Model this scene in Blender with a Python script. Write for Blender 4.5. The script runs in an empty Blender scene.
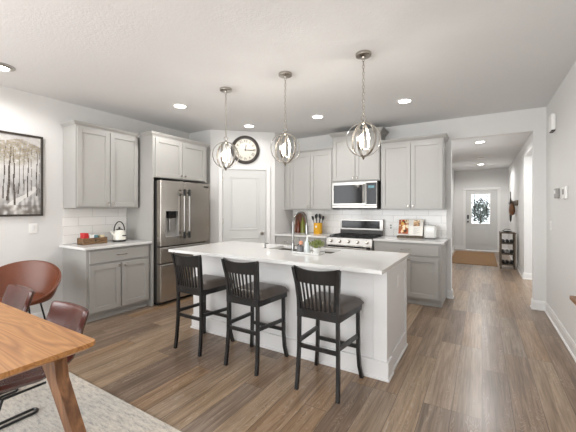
import bpy, bmesh, math, random
from mathutils import Vector, Matrix
random.seed(7)
PI = math.pi
S = bpy.context.scene
COL = S.collection

# ------------------------------------------------------------------ camera
cam_d = bpy.data.cameras.new('camera')
cam = bpy.data.objects.new('camera', cam_d); COL.objects.link(cam)
cam.location = (0, 0, 1.38)
YAW = math.atan2(194, 320)
cam.rotation_euler = (PI/2, 0, YAW)
cam_d.sensor_fit = 'HORIZONTAL'; cam_d.sensor_width = 36
cam_d.lens = 36*320/576
cam_d.shift_y = -8/576
cam_d.clip_start = 0.05; cam_d.clip_end = 200
S.camera = cam

# ------------------------------------------------------------------ world, exposure, daylight
w = bpy.data.worlds.new('world'); S.world = w; w.use_nodes = True
w.node_tree.nodes['Background'].inputs[0].default_value = (0.93, 0.97, 1.0, 1)
w.node_tree.nodes['Background'].inputs[1].default_value = 1.6
S.view_settings.view_transform = 'Standard'; S.view_settings.look = 'None'
S.view_settings.gamma = 1; S.view_settings.exposure = 0.82
S.view_settings.use_curve_mapping = False

def area(name, loc, rot, sx, sy, power, col=(1, 1, 1)):
    l = bpy.data.lights.new(name, 'AREA'); l.shape = 'RECTANGLE'; l.size = sx; l.size_y = sy
    l.energy = power; l.color = col
    o = bpy.data.objects.new(name, l); COL.objects.link(o); o.location = loc; o.rotation_euler = rot
    return o
# daylight arriving through the big windows of the living area behind the camera
area('daylight_rear', (-2.0, -3.3, 1.45), (PI/2, 0, 0), 4.6, 2.2, 80, (0.97, 0.985, 1.0))
area('daylight_dining', (-4.5, -1.6, 1.5), (PI/2, 0, -PI/2), 2.4, 1.9, 50, (0.97, 0.985, 1.0))
# fill lamp added to brighten the side hall beyond the hallway opening
area('fill_side_hall', (2.6, 6.6, 1.5), (PI/2, 0, PI/2), 1.4, 1.8, 7, (1, 0.99, 0.98))

# ------------------------------------------------------------------ materials
def sc(r, g, b):
    f = lambda c: (c/255/12.92) if c/255 <= 0.04045 else ((c/255+0.055)/1.055)**2.4
    return (f(r), f(g), f(b), 1)
class NT:
    def __init__(s, name):
        s.m = bpy.data.materials.new(name); s.m.use_nodes = True
        s.t = s.m.node_tree; s.n = s.t.nodes; s.l = s.t.links
        s.p = s.n['Principled BSDF']
    def N(s, t, **k):
        n = s.n.new(t)
        for a, v in k.items(): setattr(n, a, v)
        return n
    def L(s, a, b): s.l.new(a, b)
def plain(name, col, rough=0.5, metal=0.0, noise=0.03, nscale=12.0, bump=0.0, bscale=80.0, coat=0.0, emit=None, es=0, trans=0, spec=None, stretch=None):
    x = NT(name); p = x.p
    p.inputs['Roughness'].default_value = rough; p.inputs['Metallic'].default_value = metal
    if coat: p.inputs['Coat Weight'].default_value = coat
    if spec is not None: p.inputs['Specular IOR Level'].default_value = spec
    if trans: p.inputs['Transmission Weight'].default_value = trans
    tc = x.N('ShaderNodeTexCoord'); mp = x.N('ShaderNodeMapping')
    if stretch: mp.inputs['Scale'].default_value = stretch
    x.L(tc.outputs['Object'], mp.inputs['Vector'])
    nz = x.N('ShaderNodeTexNoise'); nz.inputs['Scale'].default_value = nscale; nz.inputs['Detail'].default_value = 4
    x.L(mp.outputs[0], nz.inputs['Vector'])
    mx = x.N('ShaderNodeMix', data_type='RGBA'); 
    c = Vector(col[:3])
    mx.inputs['A'].default_value = (*(c*(1-noise)), 1); mx.inputs['B'].default_value = (*[min(1, v*(1+noise)) for v in c], 1)
    x.L(nz.outputs['Fac'], mx.inputs['Factor']); x.L(mx.outputs['Result'], p.inputs['Base Color'])
    if bump:
        b = x.N('ShaderNodeBump'); b.inputs['Strength'].default_value = bump; b.inputs['Distance'].default_value = 0.01
        n2 = x.N('ShaderNodeTexNoise'); n2.inputs['Scale'].default_value = bscale; n2.inputs['Detail'].default_value = 3
        x.L(mp.outputs[0], n2.inputs['Vector']); x.L(n2.outputs['Fac'], b.inputs['Height']); x.L(b.outputs[0], p.inputs['Normal'])
    if emit:
        p.inputs['Emission Color'].default_value = emit; p.inputs['Emission Strength'].default_value = es
    return x.m

def ramp(x, stops):
    r = x.N('ShaderNodeValToRGB'); e = r.color_ramp.elements
    while len(e) > 1: e.remove(e[-1])
    e[0].position = stops[0][0]; e[0].color = stops[0][1]
    for p_, c_ in stops[1:]:
        k = e.new(p_); k.color = c_
    return r

def floor_mat():
    x = NT('plank_floor'); p = x.p
    tc = x.N('ShaderNodeTexCoord')
    sp = x.N('ShaderNodeSeparateXYZ'); x.L(tc.outputs['Object'], sp.inputs[0])
    cb = x.N('ShaderNodeCombineXYZ'); x.L(sp.outputs['Y'], cb.inputs['X']); x.L(sp.outputs['X'], cb.inputs['Y'])
    bk = x.N('ShaderNodeTexBrick'); bk.offset = 0.37; bk.offset_frequency = 3; bk.squash = 1
    bk.inputs['Scale'].default_value = 1; bk.inputs['Brick Width'].default_value = 1.22; bk.inputs['Row Height'].default_value = 0.178
    bk.inputs['Mortar Size'].default_value = 0.0016; bk.inputs['Mortar Smooth'].default_value = 0.1; bk.inputs['Bias'].default_value = 0
    bk.inputs['Color1'].default_value = (0, 0, 0, 1); bk.inputs['Color2'].default_value = (1, 1, 1, 1); bk.inputs['Mortar'].default_value = (0.5, 0.5, 0.5, 1)
    x.L(cb.outputs[0], bk.inputs['Vector'])
    # per plank shift of the grain
    mul = x.N('ShaderNodeVectorMath', operation='MULTIPLY_ADD')
    x.L(bk.outputs['Color'], mul.inputs[0]); mul.inputs[1].default_value = (7.3, 11.7, 3.1); x.L(cb.outputs[0], mul.inputs[2])
    mp = x.N('ShaderNodeMapping'); mp.inputs['Scale'].default_value = (0.35, 6.0, 1); x.L(mul.outputs[0], mp.inputs[0])
    g1 = x.N('ShaderNodeTexNoise'); g1.inputs['Scale'].default_value = 2.2; g1.inputs['Detail'].default_value = 5; g1.inputs['Roughness'].default_value = 0.6; g1.inputs['Distortion'].default_value = 0.8
    x.L(mp.outputs[0], g1.inputs['Vector'])
    mp2 = x.N('ShaderNodeMapping'); mp2.inputs['Scale'].default_value = (1.1, 24.0, 1); x.L(mul.outputs[0], mp2.inputs[0])
    g2 = x.N('ShaderNodeTexNoise'); g2.inputs['Scale'].default_value = 3.0; g2.inputs['Detail'].default_value = 4; g2.inputs['Distortion'].default_value = 0.3
    x.L(mp2.outputs[0], g2.inputs['Vector'])
    # rings of the grain (cathedral lines), pale cerused
    mp3 = x.N('ShaderNodeMapping'); mp3.inputs['Scale'].default_value = (1.1, 7.5, 1); x.L(mul.outputs[0], mp3.inputs[0])
    g3 = x.N('ShaderNodeTexNoise'); g3.inputs['Scale'].default_value = 1.6; g3.inputs['Detail'].default_value = 2.5; g3.inputs['Distortion'].default_value = 0.4
    x.L(mp3.outputs[0], g3.inputs['Vector'])
    mm = x.N('ShaderNodeMath', operation='MULTIPLY'); mm.inputs[1].default_value = 24; x.L(g3.outputs['Fac'], mm.inputs[0])
    fr = x.N('ShaderNodeMath', operation='PINGPONG'); fr.inputs[1].default_value = 0.5; x.L(mm.outputs[0], fr.inputs[0])
    tone = ramp(x, [(0, sc(118, 99, 83)), (0.25, sc(133, 112, 94)), (0.45, sc(150, 122, 94)), (0.6, sc(136, 119, 104)), (0.8, sc(152, 129, 104)), (1, sc(158, 137, 117))])
    x.L(bk.outputs['Color'], tone.inputs[0])
    r1 = ramp(x, [(0.28, (0.66, 0.64, 0.62, 1)), (0.5, (1, 1, 1, 1)), (0.75, (1.18, 1.17, 1.15, 1))]); x.L(g1.outputs['Fac'], r1.inputs[0])
    m1 = x.N('ShaderNodeMix', data_type='RGBA', blend_type='MULTIPLY'); m1.inputs['Factor'].default_value = 1
    x.L(tone.outputs[0], m1.inputs['A']); x.L(r1.outputs[0], m1.inputs['B'])
    r2 = ramp(x, [(0.34, (0.68, 0.66, 0.64, 1)), (0.52, (1, 1, 1, 1)), (0.68, (1.2, 1.2, 1.22, 1))]); x.L(g2.outputs['Fac'], r2.inputs[0])
    m2 = x.N('ShaderNodeMix', data_type='RGBA', blend_type='MULTIPLY'); m2.inputs['Factor'].default_value = 0.9
    x.L(m1.outputs['Result'], m2.inputs['A']); x.L(r2.outputs[0], m2.inputs['B'])
    r3 = ramp(x, [(0.0, (1, 1, 1, 1)), (0.10, (0.35, 0.35, 0.35, 1)), (0.2, (0, 0, 0, 1))]); x.L(fr.outputs[0], r3.inputs[0])
    nm = x.N('ShaderNodeMapRange'); nm.inputs['From Min'].default_value = 0.47; nm.inputs['From Max'].default_value = 0.57; x.L(g1.outputs['Fac'], nm.inputs['Value'])
    nm2 = x.N('ShaderNodeMath', operation='MULTIPLY'); x.L(r3.outputs[0], nm2.inputs[0]); x.L(nm.outputs[0], nm2.inputs[1])
    nm3 = x.N('ShaderNodeMath', operation='MULTIPLY'); nm3.inputs[1].default_value = 0.5; x.L(nm2.outputs[0], nm3.inputs[0])
    m3 = x.N('ShaderNodeMix', data_type='RGBA'); x.L(nm3.outputs[0], m3.inputs['Factor']); x.L(m2.outputs['Result'], m3.inputs['A']); m3.inputs['B'].default_value = sc(188, 176, 162)
    m4 = x.N('ShaderNodeMix', data_type='RGBA'); x.L(bk.outputs['Fac'], m4.inputs['Factor']); x.L(m3.outputs['Result'], m4.inputs['A']); m4.inputs['B'].default_value = sc(84, 70, 58)
    x.L(m4.outputs['Result'], p.inputs['Base Color'])
    rr = x.N('ShaderNodeMapRange'); rr.inputs['To Min'].default_value = 0.20; rr.inputs['To Max'].default_value = 0.36; x.L(g2.outputs['Fac'], rr.inputs['Value']); p.inputs['Roughness'].default_value = 0.30
    b = x.N('ShaderNodeBump'); b.inputs['Strength'].default_value = 0.06; b.inputs['Distance'].default_value = 0.002; x.L(g2.outputs['Fac'], b.inputs['Height']); x.L(b.outputs[0], p.inputs['Normal'])
    return x.m

def wood(name, c1, c2, c3, scale=(1, 10, 10), rings=14, rough=0.4, fine=0.5, ns=1.3):
    x = NT(name); p = x.p; p.inputs['Roughness'].default_value = rough
    tc = x.N('ShaderNodeTexCoord'); mp = x.N('ShaderNodeMapping'); mp.inputs['Scale'].default_value = scale; x.L(tc.outputs['Object'], mp.inputs[0])
    n = x.N('ShaderNodeTexNoise'); n.inputs['Scale'].default_value = ns; n.inputs['Detail'].default_value = 2; n.inputs['Distortion'].default_value = 0.3; x.L(mp.outputs[0], n.inputs['Vector'])
    m = x.N('ShaderNodeMath', operation='MULTIPLY'); m.inputs[1].default_value = rings; x.L(n.outputs['Fac'], m.inputs[0])
    f = x.N('ShaderNodeMath', operation='PINGPONG'); f.inputs[1].default_value = 1.0; x.L(m.outputs[0], f.inputs[0])
    r = ramp(x, [(0, c1), (0.5, c2), (1, c3)]); x.L(f.outputs[0], r.inputs[0])
    mp2 = x.N('ShaderNodeMapping'); mp2.inputs['Scale'].default_value = tuple(v*6 if v > 3 else v*2 for v in scale); x.L(tc.outputs['Object'], mp2.inputs[0])
    n2 = x.N('ShaderNodeTexNoise'); n2.inputs['Scale'].default_value = 2.5; n2.inputs['Detail'].default_value = 4; x.L(mp2.outputs[0], n2.inputs['Vector'])
    r2 = ramp(x, [(0.3, (1-fine*0.5,)*3+(1,)), (0.7, (1+fine*0.25,)*3+(1,))]); x.L(n2.outputs['Fac'], r2.inputs[0])
    mx = x.N('ShaderNodeMix', data_type='RGBA', blend_type='MULTIPLY'); mx.inputs['Factor'].default_value = 1; x.L(r.outputs[0], mx.inputs['A']); x.L(r2.outputs[0], mx.inputs['B'])
    x.L(mx.outputs['Result'], p.inputs['Base Color'])
    return x.m

def tile_mat():
    x = NT('white_tile'); p = x.p; p.inputs['Roughness'].default_value = 0.12
    tc = x.N('ShaderNodeTexCoord')
    bk = x.N('ShaderNodeTexBrick'); bk.offset = 0.5
    bk.inputs['Scale'].default_value = 1; bk.inputs['Brick Width'].default_value = 0.36; bk.inputs['Row Height'].default_value = 0.1145
    bk.inputs['Mortar Size'].default_value = 0.0028; bk.inputs['Mortar Smooth'].default_value = 0.2
    bk.inputs['Color1'].default_value = sc(233, 231, 227); bk.inputs['Color2'].default_value = sc(241, 239, 236); bk.inputs['Mortar'].default_value = sc(206, 204, 200)
    sp = x.N('ShaderNodeSeparateXYZ'); x.L(tc.outputs['Object'], sp.inputs[0])
    cb = x.N('ShaderNodeCombineXYZ'); x.L(sp.outputs['X'], cb.inputs['X']); x.L(sp.outputs['Z'], cb.inputs['Y'])
    x.L(cb.outputs[0], bk.inputs['Vector']); x.L(bk.outputs['Color'], p.inputs['Base Color'])
    inv = x.N('ShaderNodeMath', operation='SUBTRACT'); inv.inputs[0].default_value = 1; x.L(bk.outputs['Fac'], inv.inputs[1])
    b = x.N('ShaderNodeBump'); b.inputs['Strength'].default_value = 0.5; b.inputs['Distance'].default_value = 0.002; x.L(inv.outputs[0], b.inputs['Height']); x.L(b.outputs[0], p.inputs['Normal'])
    return x.m

def rug_mat():
    x = NT('distressed_rug'); p = x.p; p.inputs['Roughness'].default_value = 0.95
    tc = x.N('ShaderNodeTexCoord')
    mp = x.N('ShaderNodeMapping'); mp.inputs['Scale'].default_value = (4, 15, 1); x.L(tc.outputs['Object'], mp.inputs[0])
    n = x.N('ShaderNodeTexNoise'); n.inputs['Scale'].default_value = 3.2; n.inputs['Detail'].default_value = 9; n.inputs['Roughness'].default_value = 0.8; x.L(mp.outputs[0], n.inputs['Vector'])
    r = ramp(x, [(0.30, sc(120, 122, 124)), (0.42, sc(176, 173, 168)), (0.50, sc(202, 197, 188)), (0.68, sc(224, 219, 209))]); x.L(n.outputs['Fac'], r.inputs[0])
    v = x.N('ShaderNodeTexNoise'); v.inputs['Scale'].default_value = 1.6; v.inputs['Detail'].default_value = 3; x.L(tc.outputs['Object'], v.inputs['Vector'])
    r2 = ramp(x, [(0.35, (0.88, 0.9, 0.92, 1)), (0.6, (1.03, 1.0, 0.97, 1))]); x.L(v.outputs['Fac'], r2.inputs[0])
    mx = x.N('ShaderNodeMix', data_type='RGBA', blend_type='MULTIPLY'); mx.inputs['Factor'].default_value = 1; x.L(r.outputs[0], mx.inputs['A']); x.L(r2.outputs[0], mx.inputs['B'])
    x.L(mx.outputs['Result'], p.inputs['Base Color'])
    n3 = x.N('ShaderNodeTexNoise'); n3.inputs['Scale'].default_value = 220; x.L(tc.outputs['Object'], n3.inputs['Vector'])
    b = x.N('ShaderNodeBump'); b.inputs['Strength'].default_value = 0.4; b.inputs['Distance'].default_value = 0.004; x.L(n3.outputs['Fac'], b.inputs['Height']); x.L(b.outputs[0], p.inputs['Normal'])
    return x.m

def vcol_mat(name, attr):
    x = NT(name); x.p.inputs['Roughness'].default_value = 0.8
    a = x.N('ShaderNodeAttribute'); a.attribute_name = attr; x.L(a.outputs['Color'], x.p.inputs['Base Color'])
    return x.m

M = {}
M['wall'] = plain('wall_paint', sc(219, 218, 216), 0.75, noise=0.01, bump=0.03, bscale=140)
M['ceil'] = plain('ceiling_paint', sc(224, 224, 224), 0.9, noise=0.012, bump=0.18, bscale=60)
M['trim'] = plain('white_trim', sc(228, 227, 225), 0.35, noise=0.01)
M['door'] = plain('white_door_paint', sc(202, 202, 200), 0.4, noise=0.01)
M['floor'] = floor_mat()
M['cab'] = plain('grey_cabinet_paint', sc(166, 164, 160), 0.34, noise=0.015)
M['island'] = plain('white_island_paint', sc(222, 221, 220), 0.38, noise=0.01)
M['quartz'] = plain('white_quartz', sc(222, 221, 219), 0.12, noise=0.02, nscale=5, spec=0.5)
M['tile'] = tile_mat()
M['steel'] = plain('brushed_steel', sc(190, 184, 176), 0.27, 1.0, noise=0.05, nscale=8, stretch=(1, 1, 30))
M['steel_l'] = plain('bright_steel', sc(160, 157, 153), 0.28, 1.0, noise=0.03)
M['chrome'] = plain('chrome', sc(140, 139, 137), 0.14, 1.0)
M['nickel'] = plain('brushed_nickel', sc(178, 172, 163), 0.25, 1.0)
M['dark_side'] = plain('dark_appliance_side', sc(70, 68, 66), 0.45)
M['blackglass'] = plain('black_glass', sc(16, 16, 18), 0.08, spec=0.25)
M['black'] = plain('black_plastic', sc(24, 24, 24), 0.4)
M['ringmetal'] = plain('polished_nickel', sc(186, 182, 175), 0.25, 1.0)
M['iron'] = plain('cast_iron', sc(30, 30, 30), 0.55)
M['blackmetal'] = plain('black_metal', sc(20, 20, 20), 0.3)
M['stool'] = plain('black_stained_wood', sc(24, 23, 23), 0.30, noise=0.15, nscale=6, stretch=(8, 8, 1))
M['stoolseat'] = plain('dark_brown_vinyl', sc(80, 71, 65), 0.33, noise=0.15, bump=0.1)
M['leather'] = plain('cognac_leather', sc(108, 58, 36), 0.33, noise=0.22, nscale=6, bump=0.12, bscale=150)
M['oxblood'] = plain('oxblood_leather', sc(84, 42, 34), 0.22, noise=0.30, nscale=7, bump=0.12, bscale=150)
M['table'] = wood('oak_table_top', sc(174, 120, 68), sc(192, 138, 84), sc(158, 104, 56), (0.55, 6.5, 6.5), 22, 0.38, 0.35, 0.9)
M['tableleg'] = wood('walnut_leg', sc(122, 82, 52), sc(146, 102, 66), sc(104, 68, 42), (7, 7, 0.7), 8, 0.45, 0.5)
M['rustic'] = wood('rustic_wood', sc(104, 78, 52), sc(128, 98, 66), sc(82, 60, 40), (1, 8, 8), 9, 0.7, 0.7)
M['dkwood'] = wood('grey_brown_wood', sc(92, 80, 66), sc(112, 98, 82), sc(72, 62, 52), (8, 8, 1), 9, 0.7, 0.7)
M['rug'] = rug_mat()
M['jute'] = plain('jute_rug', sc(140, 108, 74), 0.95, noise=0.15, nscale=60, bump=0.4, bscale=200)
M['yellow'] = plain('yellow_glaze', sc(214, 160, 40), 0.2)
M['white'] = plain('white_plastic', sc(236, 235, 232), 0.35)
M['ceramic'] = plain('white_ceramic', sc(222, 222, 219), 0.15)
M['grout'] = plain('grey_plastic', sc(150, 148, 145), 0.5)
M['green'] = plain('leaf_green', sc(118, 128, 66), 0.5, noise=0.4, nscale=30)
M['shrubgreen'] = plain('shrub_green', sc(88, 100, 92), 0.6, noise=0.4, nscale=8)
M['greenglass'] = plain('green_bottle_glass', sc(104, 108, 40), 0.12, noise=0.05)
M['amber'] = plain('amber_bottle_glass', sc(96, 44, 24), 0.1)
M['board'] = wood('cutting_board_wood', sc(96, 58, 36), sc(116, 72, 46), sc(78, 46, 30), (8, 8, 1), 8, 0.5, 0.4)
M['red'] = plain('red_card', sc(190, 34, 40), 0.5)
M['teal'] = plain('teal_card', sc(96, 140, 150), 0.5)
M['cream'] = plain('cream_card', sc(222, 206, 168), 0.5)
M['kettle'] = plain('cream_enamel', sc(226, 224, 214), 0.15)
M['paper'] = plain('paper', sc(238, 235, 228), 0.7)
M['clockface'] = plain('clock_face_paper', sc(208, 203, 191), 0.6)
M['clockframe'] = plain('dark_bronze', sc(58, 52, 48), 0.35, noise=0.2)
M['bulb'] = plain('lit_bulb', (1, 1, 1, 1), 0.3, emit=(1, 0.93, 0.82, 1), es=3.2)
M['lens'] = plain('lit_lens', (1, 1, 1, 1), 0.3, emit=(1, 0.96, 0.9, 1), es=9)
M['candle'] = plain('candle_sleeve', sc(190, 186, 178), 0.4)
M['pinkbrush'] = plain('pink_brush', sc(214, 150, 120), 0.5)
M['greyprint'] = plain('grey_speckle_ceramic', sc(120, 120, 122), 0.3, noise=0.6, nscale=60)
M['soap'] = plain('pale_soap_bottle', sc(206, 214, 214), 0.15, noise=0.12, nscale=50)
M['brownbag'] = plain('brown_leather_bag', sc(112, 74, 44), 0.5, noise=0.2)
M['picframe'] = plain('dark_picture_frame', sc(52, 44, 38), 0.45)
M['exterior'] = plain('exterior_concrete', sc(190, 188, 182), 0.8)
gm = NT('clear_glass'); gm.p.inputs['Transmission Weight'].default_value = 1; gm.p.inputs['Roughness'].default_value = 0.02; gm.p.inputs['IOR'].default_value = 1.1
gm.p.inputs['Base Color'].default_value = (0.95, 0.98, 1, 1); M['glass'] = gm.m
gb = NT('globe_glass'); gb.p.inputs['Transmission Weight'].default_value = 1; gb.p.inputs['Roughness'].default_value = 0.0; gb.p.inputs['IOR'].default_value = 1.03
M['globe'] = gb.m

# ------------------------------------------------------------------ mesh helpers
class MB:
    def __init__(s): s.b = bmesh.new()
    def box(s, x0, x1, y0, y1, z0, z1, bev=0.0, seg=1):
        r = bmesh.ops.create_cube(s.b, size=1)
        vs = r['verts']
        bmesh.ops.scale(s.b, vec=(abs(x1-x0), abs(y1-y0), abs(z1-z0)), verts=vs)
        bmesh.ops.translate(s.b, vec=((x0+x1)/2, (y0+y1)/2, (z0+z1)/2), verts=vs)
        if bev:
            es = list({e for v in vs for e in v.link_edges})
            bmesh.ops.bevel(s.b, geom=es, offset=bev, segments=seg, affect='EDGES', profile=0.5)
        return s
    def prism(s, pts, axis, a0, a1):
        """polygon pts (u,v) extruded along axis: 'x' -> (a,u,v), 'y' -> (u,a,v), 'z' -> (u,v,a)"""
        def P(a, u, v): return {'x': (a, u, v), 'y': (u, a, v), 'z': (u, v, a)}[axis]
        A = [s.b.verts.new(P(a0, u, v)) for u, v in pts]; B = [s.b.verts.new(P(a1, u, v)) for u, v in pts]
        n = len(pts)
        s.b.faces.new(A); s.b.faces.new(B[::-1])
        for i in range(n): s.b.faces.new((A[i], B[i], B[(i+1) % n], A[(i+1) % n]))
        return s
    def tube(s, pts, r, n=8, closed=False, cap=True, flat=None):
        """round tube along pts; r a number or list; flat=(a,b) makes an a x b rectangle-ish section"""
        P = [Vector(p) for p in pts]; m = len(P); rings = []
        prev = None
        for i, p in enumerate(P):
            if closed: t = (P[(i+1) % m]-P[i-1]).normalized()
            else: t = (P[min(i+1, m-1)]-P[max(i-1, 0)]).normalized()
            if prev is None:
                up = Vector((0, 0, 1)) if abs(t.z) < 0.9 else Vector((1, 0, 0))
                u = t.cross(up).normalized()
            else:
                u = (prev - t*prev.dot(t)).normalized()
            prev = u; v = t.cross(u).normalized()
            rr = r[i] if isinstance(r, (list, tuple)) else r
            if flat:
                a, bb = flat
                ring = [s.b.verts.new(p+u*a*sx+v*bb*sy) for sx, sy in ((-.5, -.5), (.5, -.5), (.5, .5), (-.5, .5))]
            else:
                ring = [s.b.verts.new(p+u*math.cos(2*PI*k/n)*rr+v*math.sin(2*PI*k/n)*rr) for k in range(n)]
            rings.append(ring)
        k = len(rings[0])
        for i in range(m if closed else m-1):
            a, c = rings[i], rings[(i+1) % m]
            for j in range(k): s.b.faces.new((a[j], a[(j+1) % k], c[(j+1) % k], c[j]))
        if cap and not closed:
            s.b.faces.new(rings[0][::-1]); s.b.faces.new(rings[-1])
        return s
    def cyl(s, p0, p1, r, r2=None, n=16): return s.tube([p0, p1], [r, r if r2 is None else r2], n)
    def lathe(s, prof, c=(0, 0, 0), n=24, mat=None):
        """prof: list (r,z); about the z axis at c; optional Matrix applied"""
        rings = []
        mt = mat or Matrix.Identity(3); c = Vector(c)
        for r, z in prof:
            if r < 1e-6: rings.append([s.b.verts.new(c+mt @ Vector((0, 0, z)))])
            else: rings.append([s.b.verts.new(c+mt @ Vector((r*math.cos(2*PI*k/n), r*math.sin(2*PI*k/n), z))) for k in range(n)])
        for a, b in zip(rings[:-1], rings[1:]):
            for j in range(n):
                j2 = (j+1) % n
                if len(a) == 1 and len(b) == 1: continue
                if len(a) == 1: s.b.faces.new((a[0], b[j2], b[j]))
                elif len(b) == 1: s.b.faces.new((a[j], a[j2], b[0]))
                else: s.b.faces.new((a[j], a[j2], b[j2], b[j]))
        return s
    def grid(s, f, nu, nv, thick=0.0):
        V = [[s.b.verts.new(f(i/nu, j/nv)) for j in range(nv+1)] for i in range(nu+1)]
        F = []
        for i in range(nu):
            for j in range(nv): F.append(s.b.faces.new((V[i][j], V[i+1][j], V[i+1][j+1], V[i][j+1])))
        if thick:
            bmesh.ops.recalc_face_normals(s.b, faces=F)
            bmesh.ops.solidify(s.b, geom=F, thickness=thick)
        return s
    def build(s, name, mat, parent=None, smooth=False, loc=None, rotz=0):
        bmesh.ops.recalc_face_normals(s.b, faces=s.b.faces)
        me = bpy.data.meshes.new(name); s.b.to_mesh(me); s.b.free()
        me.materials.append(M[mat] if isinstance(mat, str) else mat)
        if smooth:
            for p in me.polygons: p.use_smooth = True
            try: me.set_sharp_from_angle(angle=math.radians(40))
            except Exception: pass
        o = bpy.data.objects.new(name, me); COL.objects.link(o)
        if parent: o.parent = parent
        if loc: o.location = loc
        if rotz: o.rotation_euler = (0, 0, rotz)
        return o
def empty(name, loc, rotz=0, rot=None):
    o = bpy.data.objects.new(name, None); COL.objects.link(o); o.location = loc
    o.rotation_euler = rot if rot else (0, 0, rotz); o.empty_display_size = 0.1
    return o
def tag(o, label, cat, group=None, kind=None):
    o['label'] = label; o['category'] = cat
    if group: o['group'] = group
    if kind: o['kind'] = kind
    return o
def struct(o): o['kind'] = 'structure'; return o
def thing(name, label, cat, loc, rotz=0, group=None, rot=None): return tag(empty(name, loc, rotz, rot), label, cat, group)
def copy_tree(o, parent=None):
    kids = [c for c in o.children]
    c = o.copy(); COL.objects.link(c)
    if parent: c.parent = parent
    for k in kids: copy_tree(k, c)
    return c
def text_mesh(mb, txt, size, mat4, depth=0.001, align='CENTER'):
    cu = bpy.data.curves.new('t', 'FONT'); cu.body = txt; cu.size = size; cu.align_x = align; cu.align_y = 'CENTER'; cu.extrude = depth
    cu.resolution_u = 3
    o = bpy.data.objects.new('t', cu); COL.objects.link(o)
    bpy.context.view_layer.update()
    me = bpy.data.meshes.new_from_object(o.evaluated_get(bpy.context.evaluated_depsgraph_get()))
    me.transform(mat4); mb.b.from_mesh(me)
    bpy.data.objects.remove(o); bpy.data.curves.remove(cu); bpy.data.meshes.remove(me)

# ------------------------------------------------------------------ the shell
H = 2.74; HH = 2.62
XL, XR, YB = -4.56, 0.74, 5.47
struct(MB().box(-4.75, 3.2, -3.6, 12.3, -0.06, 0).build('floor', 'floor'))
c = MB(); c.box(-4.75, 0.9, -3.6, 5.60, H, H+0.1); struct(c.build('ceiling', 'ceil'))
c = MB(); c.box(-0.95, 3.2, 5.60, 12.3, HH, HH+0.22); struct(c.build('ceiling_hall', 'ceil'))
# left wall, with the glazed opening of the dining side behind the camera
c = MB(); c.box(XL-0.14, XL, -0.35, 4.2, 0, H); c.box(XL-0.14, XL, -3.6, -2.85, 0, H); c.box(XL-0.14, XL, -2.85, -0.35, 2.45, H); c.box(XL-0.14, XL, -2.85, -0.35, 0, 0.45)
struct(c.build('wall_left', 'wall'))
c = MB(); c.box(XR, XR+0.12, -3.6, 5.60, 0, H); struct(c.build('wall_right', 'wall'))
# rear wall with wide windows (behind the camera)
c = MB(); c.box(XL, -4.2, -3.6, -3.45, 0, H); c.box(0.2, XR, -3.6, -3.45, 0, H); c.box(-4.2, 0.2, -3.6, -3.45, 2.55, H); c.box(-4.2, 0.2, -3.6, -3.45, 0, 0.35)
struct(c.build('wall_rear', 'wall'))
# pantry walls
P0 = Vector((-4.03, 4.05, 0)); P1 = Vector((-3.2, 4.82, 0)); DD = (P1-P0).normalized(); PANG = math.atan2(DD.y, DD.x)
c = MB(); c.prism([(-4.56, 4.05), (-4.03, 4.05), (-3.2, 4.82), (-3.2, 5.6), (-3.3, 5.6), (-3.3, 4.86), (-4.07, 4.15), (-4.56, 4.15)], 'z', 0, H)
struct(c.build('wall_pantry', 'wall'))
# kitchen back wall + header + stub
c = MB(); c.box(-3.2, -0.40, YB, 5.60, 0, H); c.box(-0.40, 0.60, YB, 5.60, 2.43, H); c.box(0.60, XR, YB, 5.60, 0, H)
struct(c.build('wall_back', 'wall'))
# hallway walls
struct(MB().box(-0.93, -0.80, 5.60, 12.1, 0, HH).build('wall_hall_left', 'wall'))
c = MB(); c.box(0.70, 0.84, 7.70, 12.1, 0, HH); c.box(0.70, 0.84, 5.6, 7.70, 2.38, HH); c.box(0.84, 3.1, 7.70, 7.84, 0, HH); c.box(0.86, 3.1, 5.46, 5.6, 0, HH)
struct(c.build('wall_hall_right', 'wall'))
DX0, DX1, DZ = -0.475, 0.43, 1.965
c = MB(); c.box(-0.93, DX0, 12.1, 12.25, 0, HH); c.box(DX1, 0.84, 12.1, 12.25, 0, HH); c.box(DX0, DX1, 12.1, 12.25, DZ, HH)
struct(c.build('wall_hall_end', 'wall'))

def baseboard(name, x0, y0, x1, y1, side, h=0.125):
    """along (x0,y0)->(x1,y1); the room lies to the 'side' (+1 left of the direction)"""
    d = Vector((x1-x0, y1-y0, 0)); L = d.length; a = math.atan2(d.y, d.x)
    t = 0.014*side
    pts = [(0, 0), (t*1.8, 0), (t*1.8, 0.016), (t, 0.022), (t, h-0.03), (t*0.7, h-0.012), (t*0.45, h), (0, h)]
    m = MB(); m.prism(pts, 'x', 0, L)
    o = m.build(name, 'trim', loc=(x0, y0, 0), rotz=a); return struct(o)
baseboard('baseboard_right', XR, -3.4, XR, YB, 1)
baseboard('baseboard_stub', 0.575, YB, XR, YB, -1)
baseboard('baseboard_jamb_right', 0.60, YB-0.02, 0.60, 5.60, 1)
baseboard('baseboard_jamb_left', -0.40, YB-0.02, -0.40, 5.60, -1)
baseboard('baseboard_left', XL, -3.4, XL, 1.985, -1)
baseboard('baseboard_back', -0.455, YB, -0.375, YB, -1)
baseboard('baseboard_hall_left', -0.80, 5.6, -0.80, 12.1, -1)
baseboard('baseboard_hall_right', 0.70, 7.68, 0.70, 12.1, 1)
baseboard('baseboard_hall_corner', 0.675, 7.70, 3.1, 7.70, -1)
baseboard('baseboard_hall_end', -0.80, 12.1, DX0-0.07, 12.1, -1)
baseboard('baseboard_entry', DX1+0.07, 12.1, 0.70, 12.1, -1)
o = baseboard('baseboard_pantry', P0.x, P0.y, P0.x+DD.x*0.14, P0.y+DD.y*0.14, -1)

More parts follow.
